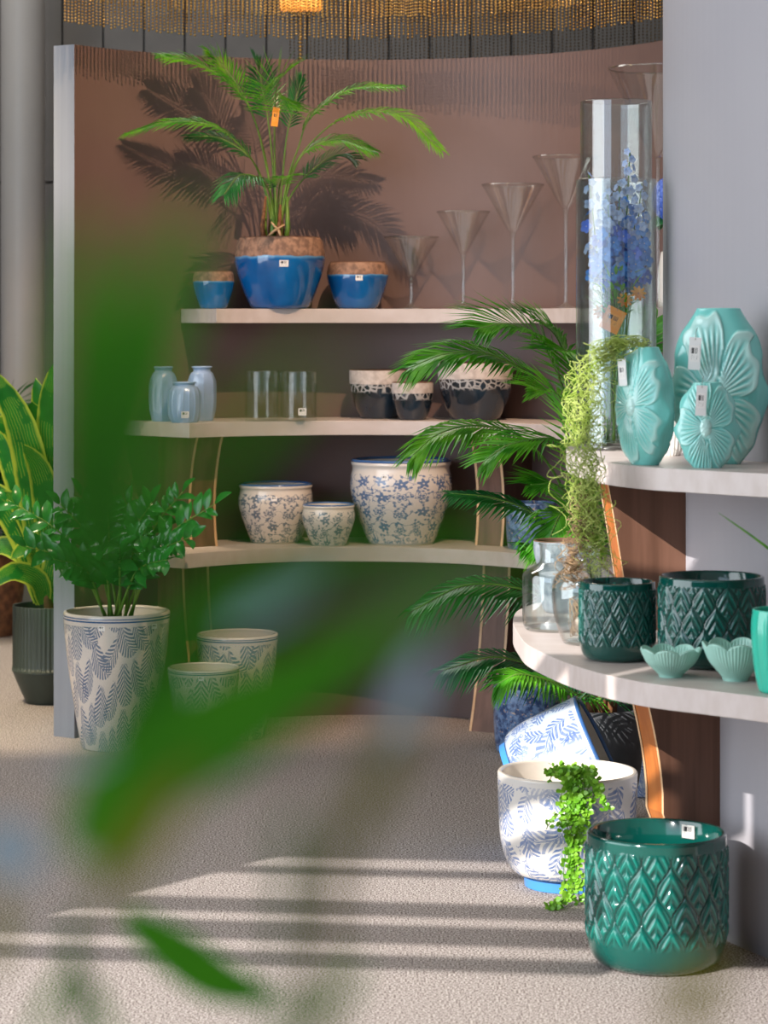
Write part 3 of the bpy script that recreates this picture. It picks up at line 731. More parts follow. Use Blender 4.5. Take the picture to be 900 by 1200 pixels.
def emerald(label, loc, r, h, nu, hv, st=None, rz=0, amp=.0035):
    th = thing('embossed_pot', label, 'pot', loc, rz, 'emerald pots with embossed leaves')
    o = crom(gpo(r, h), 3); lo_, z1 = o[0][1], h
    zs = np.concatenate([np.linspace(0, h*.17, 14)[:-1], np.linspace(h*.17, h*.95, 120), np.linspace(h*.95, h, 5)[1:]])
    rr = [rad_at(gpo(r, h), min(z, h-1e-5)) for z in zs]; t = r*.075
    prof = [(.001, 0)]+list(zip(rr, zs)); k = len(prof)-1
    prof += [(rr[-1]-t*.3, h+t*.3), (rr[-1]-t*.75, h+t*.3), (rr[-1]-t, h), (rr[-1]-t*1.1, h*.8), (rr[-1]-t*1.2, h*.3), (r*.72, .03), (.001, .025)]
    e = emboss(nu, hv, h, amp)
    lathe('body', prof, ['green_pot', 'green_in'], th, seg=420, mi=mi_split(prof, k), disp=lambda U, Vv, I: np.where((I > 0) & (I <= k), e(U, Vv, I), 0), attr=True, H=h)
    if st: sticker(th, *st)
    return th
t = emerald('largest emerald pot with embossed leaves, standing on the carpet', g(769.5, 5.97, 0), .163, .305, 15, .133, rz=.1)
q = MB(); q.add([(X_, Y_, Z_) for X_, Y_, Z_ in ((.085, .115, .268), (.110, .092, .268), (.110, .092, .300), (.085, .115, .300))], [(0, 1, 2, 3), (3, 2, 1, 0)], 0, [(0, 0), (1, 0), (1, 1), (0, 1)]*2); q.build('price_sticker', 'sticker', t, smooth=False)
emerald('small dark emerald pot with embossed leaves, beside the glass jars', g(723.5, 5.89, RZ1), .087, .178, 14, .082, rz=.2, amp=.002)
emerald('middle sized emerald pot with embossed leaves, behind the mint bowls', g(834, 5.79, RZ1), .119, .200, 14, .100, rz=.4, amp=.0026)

# white and blue planters at right
bo = [(.105, 0), (.112, .028), (.15, .045), (.176, .11), (.184, .2), (.186, .30)]
WB = thing('foliage_bowl', 'wide white planter with pale blue foliage and blue foot, on the carpet', 'planter', g(665, 6.80, 0), 0, 'white planters with blue foliage')
prof, k = shell(bo, .013, 4, .02); prof = [p for p in prof]
lathe('body', prof, ['toile', 'rim_w'], WB, seg=96, mi=mi_split(prof, k), H=.30)
lathe('foot', [(.001, .0005), (.1145, .0005), (.1165, .027), (.11, .030), (.001, .030)], 'blue_base', WB, seg=64)
q = MB(); vs = []; 
for j in range(2):
    for i in range(4):
        a = math.radians(58+i*4); vs.append((.172*math.cos(a), .172*math.sin(a), .262+.022*j))
q.add(vs, [(i, i+1, i+5, i+4) for i in range(3)], 0, [(i/3, j) for j in range(2) for i in range(4)]); q.build('price_sticker', 'sticker', WB)
# tilted planter lying against the dark pot
tp = [(.135, 0), (.155, .012), (.168, .06), (.172, .13), (.173, .23)]
TP = thing('foliage_planter', 'tilted planter with blue foliage lying on its side behind the wide white planter', 'planter', (0, 0, 0), 0, 'white planters with blue foliage')
prof, k = shell(tp, .011, 4, .02); lathe('body', prof, ['toile2', 'cream_in'], TP, seg=80, mi=mi_split(prof, k), H=.23)
lathe('foot', [(.001, -.018), (.137, -.018), (.140, .0), (.001, .001)], 'blue_base', TP, seg=64)
c = [(.167+.0075*math.cos(2*PI*j/10), .233+.006*math.sin(2*PI*j/10)) for j in range(11)]; lathe('rim', c, 'rim_b', TP, seg=64)
# axis of the planter points right and up; rim top at px(675,815)
ax = Vector((.87, -.10, .42)).normalized(); rimtop = P(674, 816, 7.16)
side = Vector((0, 0, 1)); perp = (side-ax*side.dot(ax)).normalized()
org = rimtop-perp*.173-ax*.235
TP.matrix_world = Matrix.Translation(org) @ ax.to_track_quat('Z', 'Y').to_matrix().to_4x4()
sticker(TP, tp, .20, .3, .028, .022)
# dark planter with the big palm, and the blue white pot with a shrub
# lotus bowls
def lotus(label, loc, r, h, rz=0):
    th = thing('lotus_bowl', label, 'bowl', loc, rz, 'mint lotus bowls')
    pr = crom([(r*.38, 0), (r*.40, h*.08), (r*.52, h*.22), (r*.78, h*.5), (r*.93, h*.8), (r, h)], 6); n = 7
    out = [(.001, 0)]+[tuple(p) for p in pr]; inn = [(max(p[0]-.004, .001), p[1]+.003) for p in pr[::-1] if p[1] > .01]+[(.001, .010)]
    prof = out+inn
    pet = lambda U: np.abs(np.cos(PI*U*n))**.7
    def d(U, Vv, I): 
        s = np.clip(Vv, 0, 1.1)
        return r*(-.075*(1-pet(U)))*s**1.5+.0009*np.sin(2*PI*U*n*8)*np.clip(s*3, 0, 1)*(s < .97)
    zd = lambda U, Vv, I: h*(-.16*(1-pet(U)))*np.clip(Vv, 0, 1)**4
    lathe('body', prof, 'teal_bowl', th, seg=336, disp=d, zdisp=zd, H=h); return th
lotus('smaller mint green lotus bowl, at the shelf edge beside the small emerald pot', g(786, 5.60, RZ1), .068, .062, .2)
lotus('larger mint green lotus bowl, in front of the middle sized emerald pot', g(862, 5.545, RZ1), .073, .082, .5)
# ribbed turquoise beaker at the right edge
th = thing('ribbed_beaker', 'bright turquoise ribbed beaker cut by the right edge of the frame', 'vase', g(917, 5.37, RZ1))
prof, k = shell([(.046, 0), (.052, .01), (.061, .06), (.066, .13), (.063, .172)], .005, 5, .01)
lathe('body', prof, ['aqua', 'aqua'], th, seg=200, disp=lambda U, Vv, I: -.0025*np.abs(np.sin(PI*U*18))*(I <= k)*np.clip(Vv*6, 0, 1)*np.clip((1-Vv)*9, 0, 1))
# glass jars
def jar(name, label, loc, prof_pts, st=None, grp=None):
    th = thing(name, label, 'glass jar', loc, 0, grp); o = crom(prof_pts, 6); t = .0035
    prof = [(.001, 0)]+[tuple(p) for p in o]+[(o[-1][0]-t*.5, o[-1][1]+.001)]+[(max(p[0]-t, .001), max(p[1], .008)) for p in o[::-1]]+[(.001, .008)]
    lathe('body', prof, 'glassd', th, seg=64); return th
jar('shouldered_glass_jar', 'left clear glass jar with square shoulders and wide neck', g(652, 6.45, RZ1), [(.07, 0), (.082, .008), (.086, .05), (.086, .12), (.080, .145), (.05, .165), (.042, .175), (.042, .21), (.046, .217)], grp='clear glass jars')
J2 = jar('bellied_glass_jar', 'right clear glass jar with narrow neck and dried moss inside', g(686, 6.17, RZ1), [(.045, 0), (.056, .008), (.074, .06), (.081, .12), (.074, .16), (.045, .19), (.034, .205), (.036, .222), (.042, .232)], grp='clear glass jars')
q = MB(); q.box(-.012, .012, -.001, .001, -.05, 0); q.build('jar_tag', 'card', J2, (.012, -.083, .075), False)
# grey stone pot behind the jars
pot('stone_pot', 'grey speckled stone pot behind the glass jars', 'pot', g(659, 6.84, RZ1), [(.045, 0), (.055, .02), (.062, .1), (.072, .14), (.077, .165), (.077, .19)], .007, 'greypot', 'clay_in')

# ================================================================== turquoise flower vases
def flower_vase(label, loc, w, h, rz, zc=.5, xc=0, tagp=None, dep=.5, rot=.0, brown=False):
    th = thing('flower_vase', label, 'vase', loc, rz, 'turquoise flower vases'); a0 = w/2; n, sg = 190, 240
    tt = np.linspace(0, 1, n); prof = np.interp(tt, [0, .02, .12, .27, .48, .7, .85, .95, 1], [.44, .50, .74, .93, 1.0, .93, .74, .54, .44])
    k = np.ones(7)/7; prof = np.convolve(np.pad(prof, 3, 'edge'), k, 'valid')
    U, T = np.meshgrid(np.arange(sg)/sg, tt); A = 2*PI*U+PI/2
    pr = np.interp(T, tt, prof)
    ca, sa = np.cos(A), np.sin(A)
    x = a0*pr*np.sign(ca)*np.abs(ca)**.9; y = a0*dep*(pr**.8)*np.sign(sa)*np.abs(sa)**.9; z = T*h
    px = x/a0-xc; pz = (T-zc)*h/a0*.62; r = np.sqrt(px**2+pz**2); phi = np.arctan2(pz, px)+rot
    q = ((phi*5/(2*PI)) % 1)-.5; aq = np.abs(q)
    Rp = .98*(1-.55*(2*aq)**5)*(1+.03*np.sin(phi*17)); Rp = Rp*np.where(np.abs(np.cos(phi-rot)) > .7, 1.0, 1.12)
    rn = r/Rp
    H = .0045*np.clip((1-rn)/.05, 0, 1)*np.clip((.5-aq)/.04, 0, 1)
    H += .0022*np.sin(q*2*PI*9)*np.clip((rn-.15)/.1, 0, 1)*np.clip((.86-rn)/.25, 0, 1)*np.clip((.47-aq)/.06, 0, 1)
    H += -.006*np.clip((rn-.2)/.5, 0, 1)*np.clip((.95-rn)/.1, 0, 1)*(1-(rn-.5)**2*3)*.5
    cen = np.clip((.20-r)/.04, 0, 1); H = H*(1-cen)+cen*(.010*np.sqrt(np.clip(1-(r/.2)**2, 0, 1))+.0016*np.sin(phi*9+r*60)*np.sin(r*75)+.001)
    front = np.clip(np.abs(sa)*3-.25, 0, 1); edge = .0035*np.sin(T*PI*5+1.2)*(1-front)*np.sin(PI*T)
    H = H*front*(w/.19)
    yy = y+np.sign(sa)*H; xx = x*(1+edge/a0*2)
    co = np.stack([xx, yy, z], -1)
    t = .12
    rings = [co]
    for s_, dz in ((.93, .001), (.86, -.002), (.80, -.03), (.8, -.06)):
        c2 = co[-1].copy(); c2[:, :2] *= s_; c2[:, 2] += dz; rings.append(c2[None])
    co = np.concatenate([np.stack([co[0]*[.02, .02, 1]])]+rings); rel = np.concatenate([np.zeros((1, sg)), H, np.zeros((4, sg))])
    nn = co.shape[0]; idx = np.arange(nn*sg).reshape(nn, sg)
    F = np.stack([idx[:-1], np.roll(idx, -1, 1)[:-1], np.roll(idx, -1, 1)[1:], idx[1:]], -1).reshape(-1, 4)
    me = bpy.data.meshes.new('vase_body'); me.from_pydata(co.reshape(-1, 3).tolist(), [], F.tolist())
    at = me.attributes.new('relief', 'FLOAT', 'POINT'); at.data.foreach_set('value', rel.ravel().astype(np.float32))
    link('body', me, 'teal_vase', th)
    if tagp: hang_tag(th, *tagp)
    return th
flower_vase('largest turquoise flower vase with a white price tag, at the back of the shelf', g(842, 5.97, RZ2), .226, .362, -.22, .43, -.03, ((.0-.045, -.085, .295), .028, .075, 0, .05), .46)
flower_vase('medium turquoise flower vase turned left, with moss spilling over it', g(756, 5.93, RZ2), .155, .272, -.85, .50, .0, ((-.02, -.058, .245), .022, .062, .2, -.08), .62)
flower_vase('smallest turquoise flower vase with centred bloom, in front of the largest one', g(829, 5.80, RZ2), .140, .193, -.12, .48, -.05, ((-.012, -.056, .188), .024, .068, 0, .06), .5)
# cream ribbed vase between them
th = thing('ribbed_vase', 'cream ribbed vase seen between the medium and smallest turquoise vases', 'vase', g(783, 6.33, RZ2)); prof, k = shell([(.03, 0), (.036, .02), (.040, .08), (.034, .13), (.030, .14)], .004, 5, .01)
lathe('body', prof, ['white', 'white'], th, seg=160, disp=lambda U, Vv, I: -.0018*np.abs(np.sin(PI*U*22))*(I <= k))
# tall clear cylinders
glass_cyl('tallest clear glass cylinder, standing behind the bouquet cylinder', g(722, 6.87, RZ2), .096, .922, 'glassd', .005, 'tall clear cylinders', 'tall_glass_cylinder', base=.02)
glass_cyl('wide clear glass cylinder holding blue delphiniums', g(722, 6.64, RZ2), .104, .70, 'glassd', .005, 'tall clear cylinders', 'tall_glass_cylinder', base=.02)

# ================================================================== plants
def loc_pts(o, pts): l = Vector(o.location); return [Vector(p)-l for p in pts]
def fr(parent, pts, **kw): return frond(parent, loc_pts(parent, [P(*p) for p in pts]), **kw)
# potted palm on the top shelf
PPm = thing('potted_palm', 'small palm in the biggest blue glazed pot with brown rim, on the top shelf', 'potted plant', PP, 0, GB)
prof, k = shell(palm_pot_prof, .011, 4, .02); lathe('pot', prof, ['blue_pot', 'clay_in'], PPm, seg=80, mi=mi_split(prof, k), H=.262)
disc('soil', .14, .235, 'soil', PPm); sticker(PPm, palm_pot_prof, .165, .13, .033, .024)
D0 = 9.46
fs = [  # control points (px,py,D), leaflet length, leaflets, start, material, extra
 ([(322, 276, D0), (313, 200, D0), (290, 122, 9.40), (240, 78, 9.34), (190, 66, 9.30)], .125, 26, .55, 'palm', {}),
 ([(324, 276, D0), (322, 200, D0), (322, 135, 9.36), (325, 100, 9.22), (334, 84, 9.02)], .155, 24, .52, 'palm_lite', dict(split=.25, up=(0, -1, .35))),
 ([(321, 276, D0), (312, 190, D0), (290, 120, 9.42), (262, 78, 9.42), (245, 62, 9.4)], .12, 22, .5, 'palm', {}),
 ([(326, 276, D0), (336, 215, D0), (350, 172, 9.42), (364, 138, 9.38), (410, 105, 9.34), (470, 101, 9.3)], .10, 28, .5, 'palm', dict(droop=.5, side=.8)),
 ([(326, 276, D0), (340, 205, D0), (372, 160, 9.4), (412, 135, 9.32), (470, 134, 9.26), (517, 176, 9.2)], .095, 30, .48, 'palm_lite', dict(droop=.5, side=.8)),
 ([(321, 276, D0), (308, 215, D0), (288, 178, 9.38), (250, 148, 9.32), (200, 143, 9.3), (150, 156, 9.32)], .105, 28, .48, 'palm', dict(droop=.5, side=.8)),
 ([(320, 276, D0), (312, 225, D0), (294, 186, 9.45), (258, 162, 9.44), (222, 160, 9.42)], .11, 22, .5, 'palm_dark', {}),
 ([(326, 276, D0), (338, 220, D0), (356, 180, 9.42), (395, 163, 9.4), (438, 176, 9.38)], .105, 24, .5, 'palm', dict(droop=.5)),
 ([(325, 276, D0), (338, 235, 9.5), (360, 205, 9.5), (392, 182, 9.5), (415, 186, 9.48)], .12, 22, .45, 'palm_dark', {}),
 ([(322, 276, D0), (320, 240, 9.4), (308, 212, 9.3), (282, 205, 9.2), (262, 228, 9.12)], .105, 22, .4, 'palm_dark', dict(droop=.8)),
 ([(323, 276, D0), (326, 232, 9.36), (330, 210, 9.2), (345, 205, 9.1)], .08, 14, .5, 'palm', {}),
 ([(323, 276, D0), (320, 200, 9.5), (314, 140, 9.5), (306, 96, 9.48), (300, 70, 9.45)], .13, 20, .5, 'palm_dark', {}),
 ([(325, 276, D0), (331, 210, 9.5), (336, 160, 9.5), (346, 120, 9.48), (354, 92, 9.46)], .11, 18, .55, 'palm_dark', {}),
]
for i, (pts, L, n, t0, mt, kw) in enumerate(fs): fr(PPm, pts, L=L, n=n, t0=t0, mat=mt, w=.0075, seed=i, rad=.0045, **kw)
for i in range(9):
    a = i*.75; q = MB(); r0 = .018+.012*(i % 3)
    q.tube([(r0*math.cos(a)-.02, r0*math.sin(a)-.02, .235), (r0*1.25*math.cos(a)-.02, r0*1.2*math.sin(a)-.02, .30), (r0*1.1*math.cos(a+.2)-.018, r0*math.sin(a)-.02, .355+.03*(i % 3))], [.011, .010, .004], 6)
    q.build('sheath', 'fibre' if i % 2 else 'stalk', PPm)
q = MB(); q.tube([(-.045, -.06, .262), (-.02, -.07, .285), (.02, -.065, .31)], [.005, .006, .003], 5); q.tube([(-.03, -.05, .32), (0, -.07, .285), (.01, -.06, .25)], [.003, .006, .004], 5); q.build('fibre_wrap', 'ply', PPm)
t = hang_tag(PPm, tuple(P(324, 126, 9.18)-Vector(PP)), .024, .068, .15, .12, 'orange price tag'); [c.data.materials.__setitem__(0, M['tag_o' if c.name.startswith('card') else 'sticker_o']) for c in t.children if not c.name.startswith('string')]

# big palm in a dark planter behind the right shelves
BP = thing('potted_palm', 'large spreading palm in a charcoal planter, behind the right hand shelves', 'potted plant', (X(703, 7.62), 7.62, 0))
dk = [(.075, 0), (.09, .02), (.12, .15), (.132, .28), (.128, .345)]
prof, k = shell(dk, .012, 4, .02); lathe('planter', prof, ['darkpot', 'darkpot'], BP, seg=64, mi=mi_split(prof, k)); disc('soil', .114, .30, 'soil', BP)
bx = 7.62
def B(px, py, D): return (px, py, D)
base = [(700, 868, bx), (699, 800, bx)]
gs = [
 (base+[(692, 640, 7.6), (672, 500, 7.5), (640, 410, 7.42), (600, 381, 7.36), (563, 384, 7.3)], .20, 34, .58, 'palm', {}),
 (base+[(690, 660, 7.6), (668, 520, 7.5), (630, 448, 7.42), (575, 416, 7.36), (525, 414, 7.32), (482, 430, 7.3)], .165, 40, .56, 'palm', dict(side=.9, droop=.6)),
 (base+[(688, 700, 7.6), (662, 580, 7.55), (615, 515, 7.45), (560, 499, 7.4), (515, 508, 7.36), (484, 533, 7.34)], .135, 40, .52, 'palm_lite', dict(side=.9, droop=.8)),
 (base+[(690, 720, 7.5), (670, 650, 7.35), (630, 605, 7.25), (580, 584, 7.22), (528, 578, 7.2)], .115, 34, .48, 'palm_dark', dict(droop=.7)),
 (base+[(694, 640, 7.5), (680, 540, 7.38), (650, 515, 7.25), (600, 520, 7.2), (568, 540, 7.18)], .15, 30, .5, 'palm', {}),
 (base+[(692, 700, 7.5), (680, 610, 7.35), (655, 570, 7.2), (622, 568, 7.15)], .15, 26, .5, 'palm', {}),
 (base+[(690, 760, 7.5), (660, 715, 7.45), (610, 690, 7.42), (545, 686, 7.4), (486, 714, 7.38)], .165, 36, .42, 'palm_dark', dict(droop=.9)),
 (base+[(680, 795, 7.55), (640, 785, 7.5), (580, 770, 7.46), (520, 785, 7.42)], .15, 34, .42, 'palm_dark', dict(droop=.9)),
 (base+[(682, 815, 7.4), (650, 800, 7.3), (610, 790, 7.22), (585, 800, 7.2)], .12, 26, .35, 'palm', dict(droop=.8)),
 (base+[(692, 600, 7.65), (680, 480, 7.6), (655, 400, 7.52), (625, 372, 7.46)], .17, 26, .6, 'palm', {}),
 (base+[(698, 620, 7.6), (692, 500, 7.5), (672, 420, 7.35), (650, 410, 7.25)], .18, 28, .55, 'palm', dict(split=.4)),
 (base+[(696, 660, 7.5), (690, 560, 7.3), (660, 470, 7.15), (625, 455, 7.1)], .17, 28, .55, 'palm_lite', {}),
 (base+[(706, 620, 7.7), (722, 480, 7.75), (745, 400, 7.8), (770, 372, 7.85)], .18, 28, .58, 'palm', {}),
 (base+[(694, 700, 7.5), (684, 620, 7.3), (660, 600, 7.15), (640, 640, 7.1)], .14, 26, .5, 'palm', dict(droop=1)),
 (base+[(694, 740, 7.5), (676, 690, 7.3), (650, 655, 7.2), (612, 640, 7.15)], .13, 26, .5, 'palm', dict(droop=.7)),
 (base+[(704, 820, 7.4), (715, 800, 7.2), (735, 800, 7.1)], .12, 18, .45, 'palm_dark', dict(droop=1)),
]
for i, (pts, L, n, t0, mt, kw) in enumerate(gs): fr(BP, pts, L=L, n=n, t0=t0, mat=mt, w=.0105, seed=40+i, rad=.007, **kw)
for i in range(8):
    a = i*.8; q = MB(); q.tube([(.03*math.cos(a), .03*math.sin(a), .30), (.035*math.cos(a), .03*math.sin(a), .38), (.028*math.cos(a+.3), .03*math.sin(a), .46+.02*(i % 3))], [.02, .018, .007], 6)
    q.build('sheath', 'fibre', BP)
# shrub in the blue and white pot behind the support
SB = thing('potted_shrub', 'small dark shrub in a blue and white pot behind the lower right support', 'potted plant', (X(754, 8.1), 8.1, 0))
pr = [(.07, 0), (.08, .02), (.088, .15), (.09, .24), (.092, .26)]; prof, k = shell(pr, .01, 4, .02)
lathe('pot', prof, ['toile2', 'rim_w'], SB, seg=64, mi=mi_split(prof, k), H=.26); disc('soil', .08, .235, 'soil', SB)
m = MB(); r = random.Random(3)
for i in range(150):
    a = r.uniform(0, 2*PI); rr = r.uniform(0, .09); z = .26+r.uniform(0, .075)*(1-rr*6); p = Vector((rr*math.cos(a), rr*math.sin(a), z)); d = Vector((math.cos(a), math.sin(a), r.uniform(.2, 1.4))).normalized()*.035
    leaf_blade(m, [p, p+d*.5, p+d], .006, nseg=2)
m.build('foliage', 'palm_dark', SB)['kind'] = 'stuff'

# ZZ plant stems and leaves
def small_leaf_mesh(name, L, W, nseg=5, fold=.3, curl=.15):
    m = MB(); leaf_blade(m, [(0, 0, 0), (0, L*.5, L*curl*.5), (0, L, -L*curl*.2)], W, nseg=nseg, fold=fold); me = m.mesh(name)
    me.polygons.foreach_set('use_smooth', [True]*len(me.polygons)); return me
zzm = small_leaf_mesh('zz_leaf', .100, .046); zzm.materials.append(M['zz'])
def orient(p, d, nrm):
    d = d.normalized(); x = d.cross(nrm); x = x.normalized() if x.length > 1e-4 else Vector((1, 0, 0)); z = x.cross(d)
    return Matrix.Translation(p) @ Matrix((x, d, z)).transposed().to_4x4()
stems = [((30, 640), 8.75), ((8, 585), 9.0), ((70, 590), 8.8), ((95, 580), 8.95), ((125, 585), 8.72), ((150, 590), 9.0), ((178, 588), 8.85), ((214, 576), 8.9), ((252, 590), 8.8), ((225, 628), 8.66), ((170, 622), 8.62), ((105, 630), 8.62), ((62, 655), 8.66), ((200, 655), 8.6), ((140, 640), 8.6)]
r = random.Random(5)
for i, ((tx, ty), D) in enumerate(stems):
    b0 = P(137+(tx-137)*.14+r.uniform(-8, 8), 722, 9.0+(D-9)*.2); tip = P(tx, ty, D); mid = b0.lerp(tip, .5)+Vector(((137-tx)/900*.3, 0, .06))
    c = [Vector(p)-Vector(ZP.location) for p in crom([b0, mid, tip], 7)]
    s = MB(); s.tube(c, [.006-.0045*j/(len(c)-1) for j in range(len(c))], 6); st = s.build('stem', 'stalk', ZP)
    nl = 10
    for j in range(nl):
        t = .28+.72*j/(nl-1); q = t*(len(c)-1); a = min(int(q), len(c)-2); p = c[a].lerp(c[a+1], q-a); d = (c[a+1]-c[a]).normalized()
        sd = d.cross(Vector((0, -1, .6)).normalized()).normalized()
        for sg in ((-1, 1) if j < nl-1 else (0,)):
            dr = (d*(.6 if sg else 1)+sd*sg*.9+Vector((0, 0, r.uniform(-.15, .35)))).normalized()
            lf = bpy.data.objects.new('leaf', zzm); COL.objects.link(lf); lf.parent = st
            nn = Vector((r.uniform(-.5, .5), -.7, r.uniform(.3, 1)))
            lf.matrix_local = orient(p, dr, nn) @ Matrix.Scale(r.uniform(.7, 1.1)*(1-.25*t), 4)

# variegated plant in a ribbed pot behind the partition's left edge
CP = thing('potted_dracaena', 'variegated strap leaved plant in a dark ribbed pot, left of the partition edge', 'potted plant', (X(58, 10.05), 10.05, 0))
pr = [(.085, 0), (.095, .01), (.144, .125), (.145, .15), (.145, .38)]; prof, k = shell(pr, .01, 3, .02)
lathe('pot', prof, ['ribdark', 'ribdark'], CP, seg=240, mi=mi_split(prof, k), disp=lambda U, Vv, I: -.004*np.abs(np.sin(PI*U*52))*(I <= k)*(Vv > .36)); disc('soil', .13, .34, 'soil', CP)
lv = [([(50, 705), (40, 620), (15, 540), (-25, 450)], 24), ([(52, 700), (45, 600), (25, 500), (-12, 430)], 26), ([(54, 700), (56, 600), (52, 500), (42, 442)], 22), ([(56, 700), (60, 580), (60, 480), (64, 425)], 22),
      ([(50, 700), (48, 600), (20, 510), (-20, 492)], 20), ([(50, 705), (35, 640), (5, 590), (-30, 560)], 24), ([(50, 708), (40, 660), (10, 640), (-20, 645)], 18), ([(52, 708), (45, 680), (15, 670), (-15, 690)], 16),
      ([(56, 705), (60, 640), (50, 560), (28, 520)], 22), ([(58, 705), (62, 620), (75, 540), (95, 500)], 22), ([(55, 705), (52, 650), (30, 600), (5, 575)], 20), ([(56, 705), (50, 660), (35, 640), (12, 655)], 16),
      ([(54, 705), (50, 560), (42, 500), (38, 470)], 24), ([(58, 705), (66, 660), (90, 620), (110, 640)], 20)]
for i, (c, wd) in enumerate(lv):
    m = MB(); D = 10.05; dz = random.Random(i).uniform(-.22, .05)
    pts = [P(x, y, D+dz*j/3)-Vector(CP.location) for j, (x, y) in enumerate(c)]
    leaf_blade(m, pts, wd/FPX*D*1.6, up=(0, -1, .25), nseg=14, fold=.22, prof=lambda t: math.sin(PI*min(1, .12+t*.88))**.6)
    m.build('leaf', 'cordy', CP)
m = MB(); m.tube([(0, 0, .34), (-.01, 0, .45), (0, 0, .6)], [.02, .018, .012], 8); m.build('stem', 'fibre', CP)
# dark fern in the background
FB = thing('background_fern', 'dark fern in a brown pot far behind the variegated plant', 'potted plant', (X(-12, 12.2), 12.2, 0))
prof, k = shell([(.12, 0), (.16, .2), (.17, .45)], .012, 4, .02); lathe('pot', prof, ['fibre', 'clay_in'], FB, seg=48, mi=mi_split(prof, k))
for i, (tx, ty) in enumerate(((22, 500), (18, 545), (30, 470), (-30, 480), (25, 590), (10, 520), (14, 620))):
    fr(FB, [(-12, 700, 12.2), (-10, 600, 12.1), ((tx-12)/2, ty+10, 12), (tx, ty+12, 11.9)], L=.2, n=22, t0=.3, mat='palm_dark', w=.02, seed=70+i)

# trailing vine in the wide white planter
TV = thing('trailing_vine', 'bright green small leaved vine hanging out of the wide white planter', 'plant', tuple(P(668, 905, 6.605)))
r = random.Random(11); m = MB()
paths = []
for i in range(24):
    x = r.gauss(674, 13); spread = r.uniform(-26, 12) if i % 4 else r.uniform(8, 20)
    yb = r.choice([950, 985, 1010, 1045, 1065, 1070, 1040, 970])
    if i < 3: pts = [(668, 905, 6.70), (655, 898, 6.66), (638+i*3, 903+i*6, 6.63)]
    elif i in (6, 7, 8): pts = [(672, 908, 6.66), (672, 905, 6.62), (676, 960, 6.59), (672, 1030, 6.57), (655-4*i+24, 1062, 6.54), (637+i, 1066, 6.52)]
    elif i < 6: pts = [(668, 905, 6.70), (690, 905, 6.62), (700, 925, 6.58), (712, 938+i*2, 6.56)]
    else: pts = [(x, 908, 6.68), (x, 900, 6.64), (x+2, 930, 6.60), (670+(x-670)*.5+spread*.3, 985 if yb > 985 else (930+yb)/2, 6.575), (668+(x-668)*.45+spread, yb, 6.56+.001*i)]
    c = [P(*p)-Vector(TV.location)+Vector((0, -.018, 0)) for p in pts]; c = [Vector(p) for p in crom(c, 6)]; ph = r.uniform(0, 6)
    c = [p+Vector((.006*math.sin(ph+k_*.9), .004*math.cos(ph+k_*.7), .003*math.sin(k_*2+ph))) for k_, p in enumerate(c)]
    for p in c:
        if (p+Vector(TV.location)).z < .012: p.z = .012-TV.location.z
    s = MB(); s.tube(c, .0012, 5); s.build('stem', 'stalk', TV)
    ln = 0
    for a, b in zip(c, c[1:]):
        d = b-a; q = 0
        while q < d.length:
            for sg in (-1, 1):
                dr = Vector((sg*r.uniform(.4, 1), -r.uniform(.2, .9), r.uniform(-.6, .5))).normalized()
                p = a+d*(q/d.length)+Vector((r.gauss(0, .004), r.gauss(0, .003), r.gauss(0, .005))); L = r.uniform(.010, .017)
                leaf_blade(m, [p, p+dr*L*.5, p+dr*L], L*.85, up=(r.uniform(-.4, .4), -1, r.uniform(.2, 1)), nseg=4, fold=.15)
            q += .021
lf = m.build('foliage', 'vine', TV); lf['kind'] = 'stuff'

# moss spilling from the medium turquoise vase
def wisp_curve(name, paths, mat, parent, rad=.0011):
    cu = bpy.data.curves.new(name, 'CURVE'); cu.dimensions = '3D'; cu.bevel_depth = rad; cu.bevel_resolution = 0; cu.resolution_u = 2
    for pts in paths:
        sp = cu.splines.new('POLY'); sp.points.add(len(pts)-1)
        for i, p in enumerate(pts): sp.points[i].co = (*p, 1); sp.points[i].radius = 1-.5*i/len(pts)
    cu.materials.append(M[mat]); o = bpy.data.objects.new(name, cu); COL.objects.link(o); o.parent = parent; o['kind'] = 'stuff'; return o
MO = thing('trailing_moss', 'yellow green wiry moss hanging from the medium turquoise vase over the shelf edge', 'plant', tuple(P(740, 405, 6.05)))
r = random.Random(21)
def moss(n, spine, spread, step=.008, wig=.55, curl=.5):
    out = []
    for i in range(n):
        sp = [Vector(p)-Vector(MO.location) for p in crom([P(*q) for q in spine], 34)]
        s0 = r.randint(0, int(len(sp)*.75)); e = min(len(sp)-1, s0+r.randint(20, 60)); off = Vector((r.gauss(0, spread), r.gauss(0, spread*.5), 0)); ph = r.uniform(0, 6.28); k = r.uniform(.35, .95); pts = []; A = r.choice([r.uniform(.003, .008), r.uniform(.008, .02)])
        for j in range(s0, e):
            q = (j-s0)*k; pts.append(sp[j]+off+Vector((A*math.sin(q+ph)+r.uniform(-.002, .002), A*.7*math.cos(q*1.3+ph), A*.8*math.sin(q*.7+ph*2))))
        if len(pts) > 3: out.append(pts)
    return out
main = [(756, 414, 5.93), (742, 400, 5.92), (712, 408, 5.91), (688, 440, 5.93), (682, 520, 5.86), (684, 600, 5.84), (700, 672, 5.84)]
wisp_curve('strands', moss(75, main[1:], .024)+moss(50, main[2:6], .026)+moss(40, main[4:], .022)+moss(22, main[:3], .012), 'moss', MO, .0011)
wisp_curve('dry_strands', moss(40, [(690, 560, 5.86), (684, 620, 5.85), (672, 660, 5.86), (668, 690, 5.9)], .016), 'deadmoss', MO, .0012)
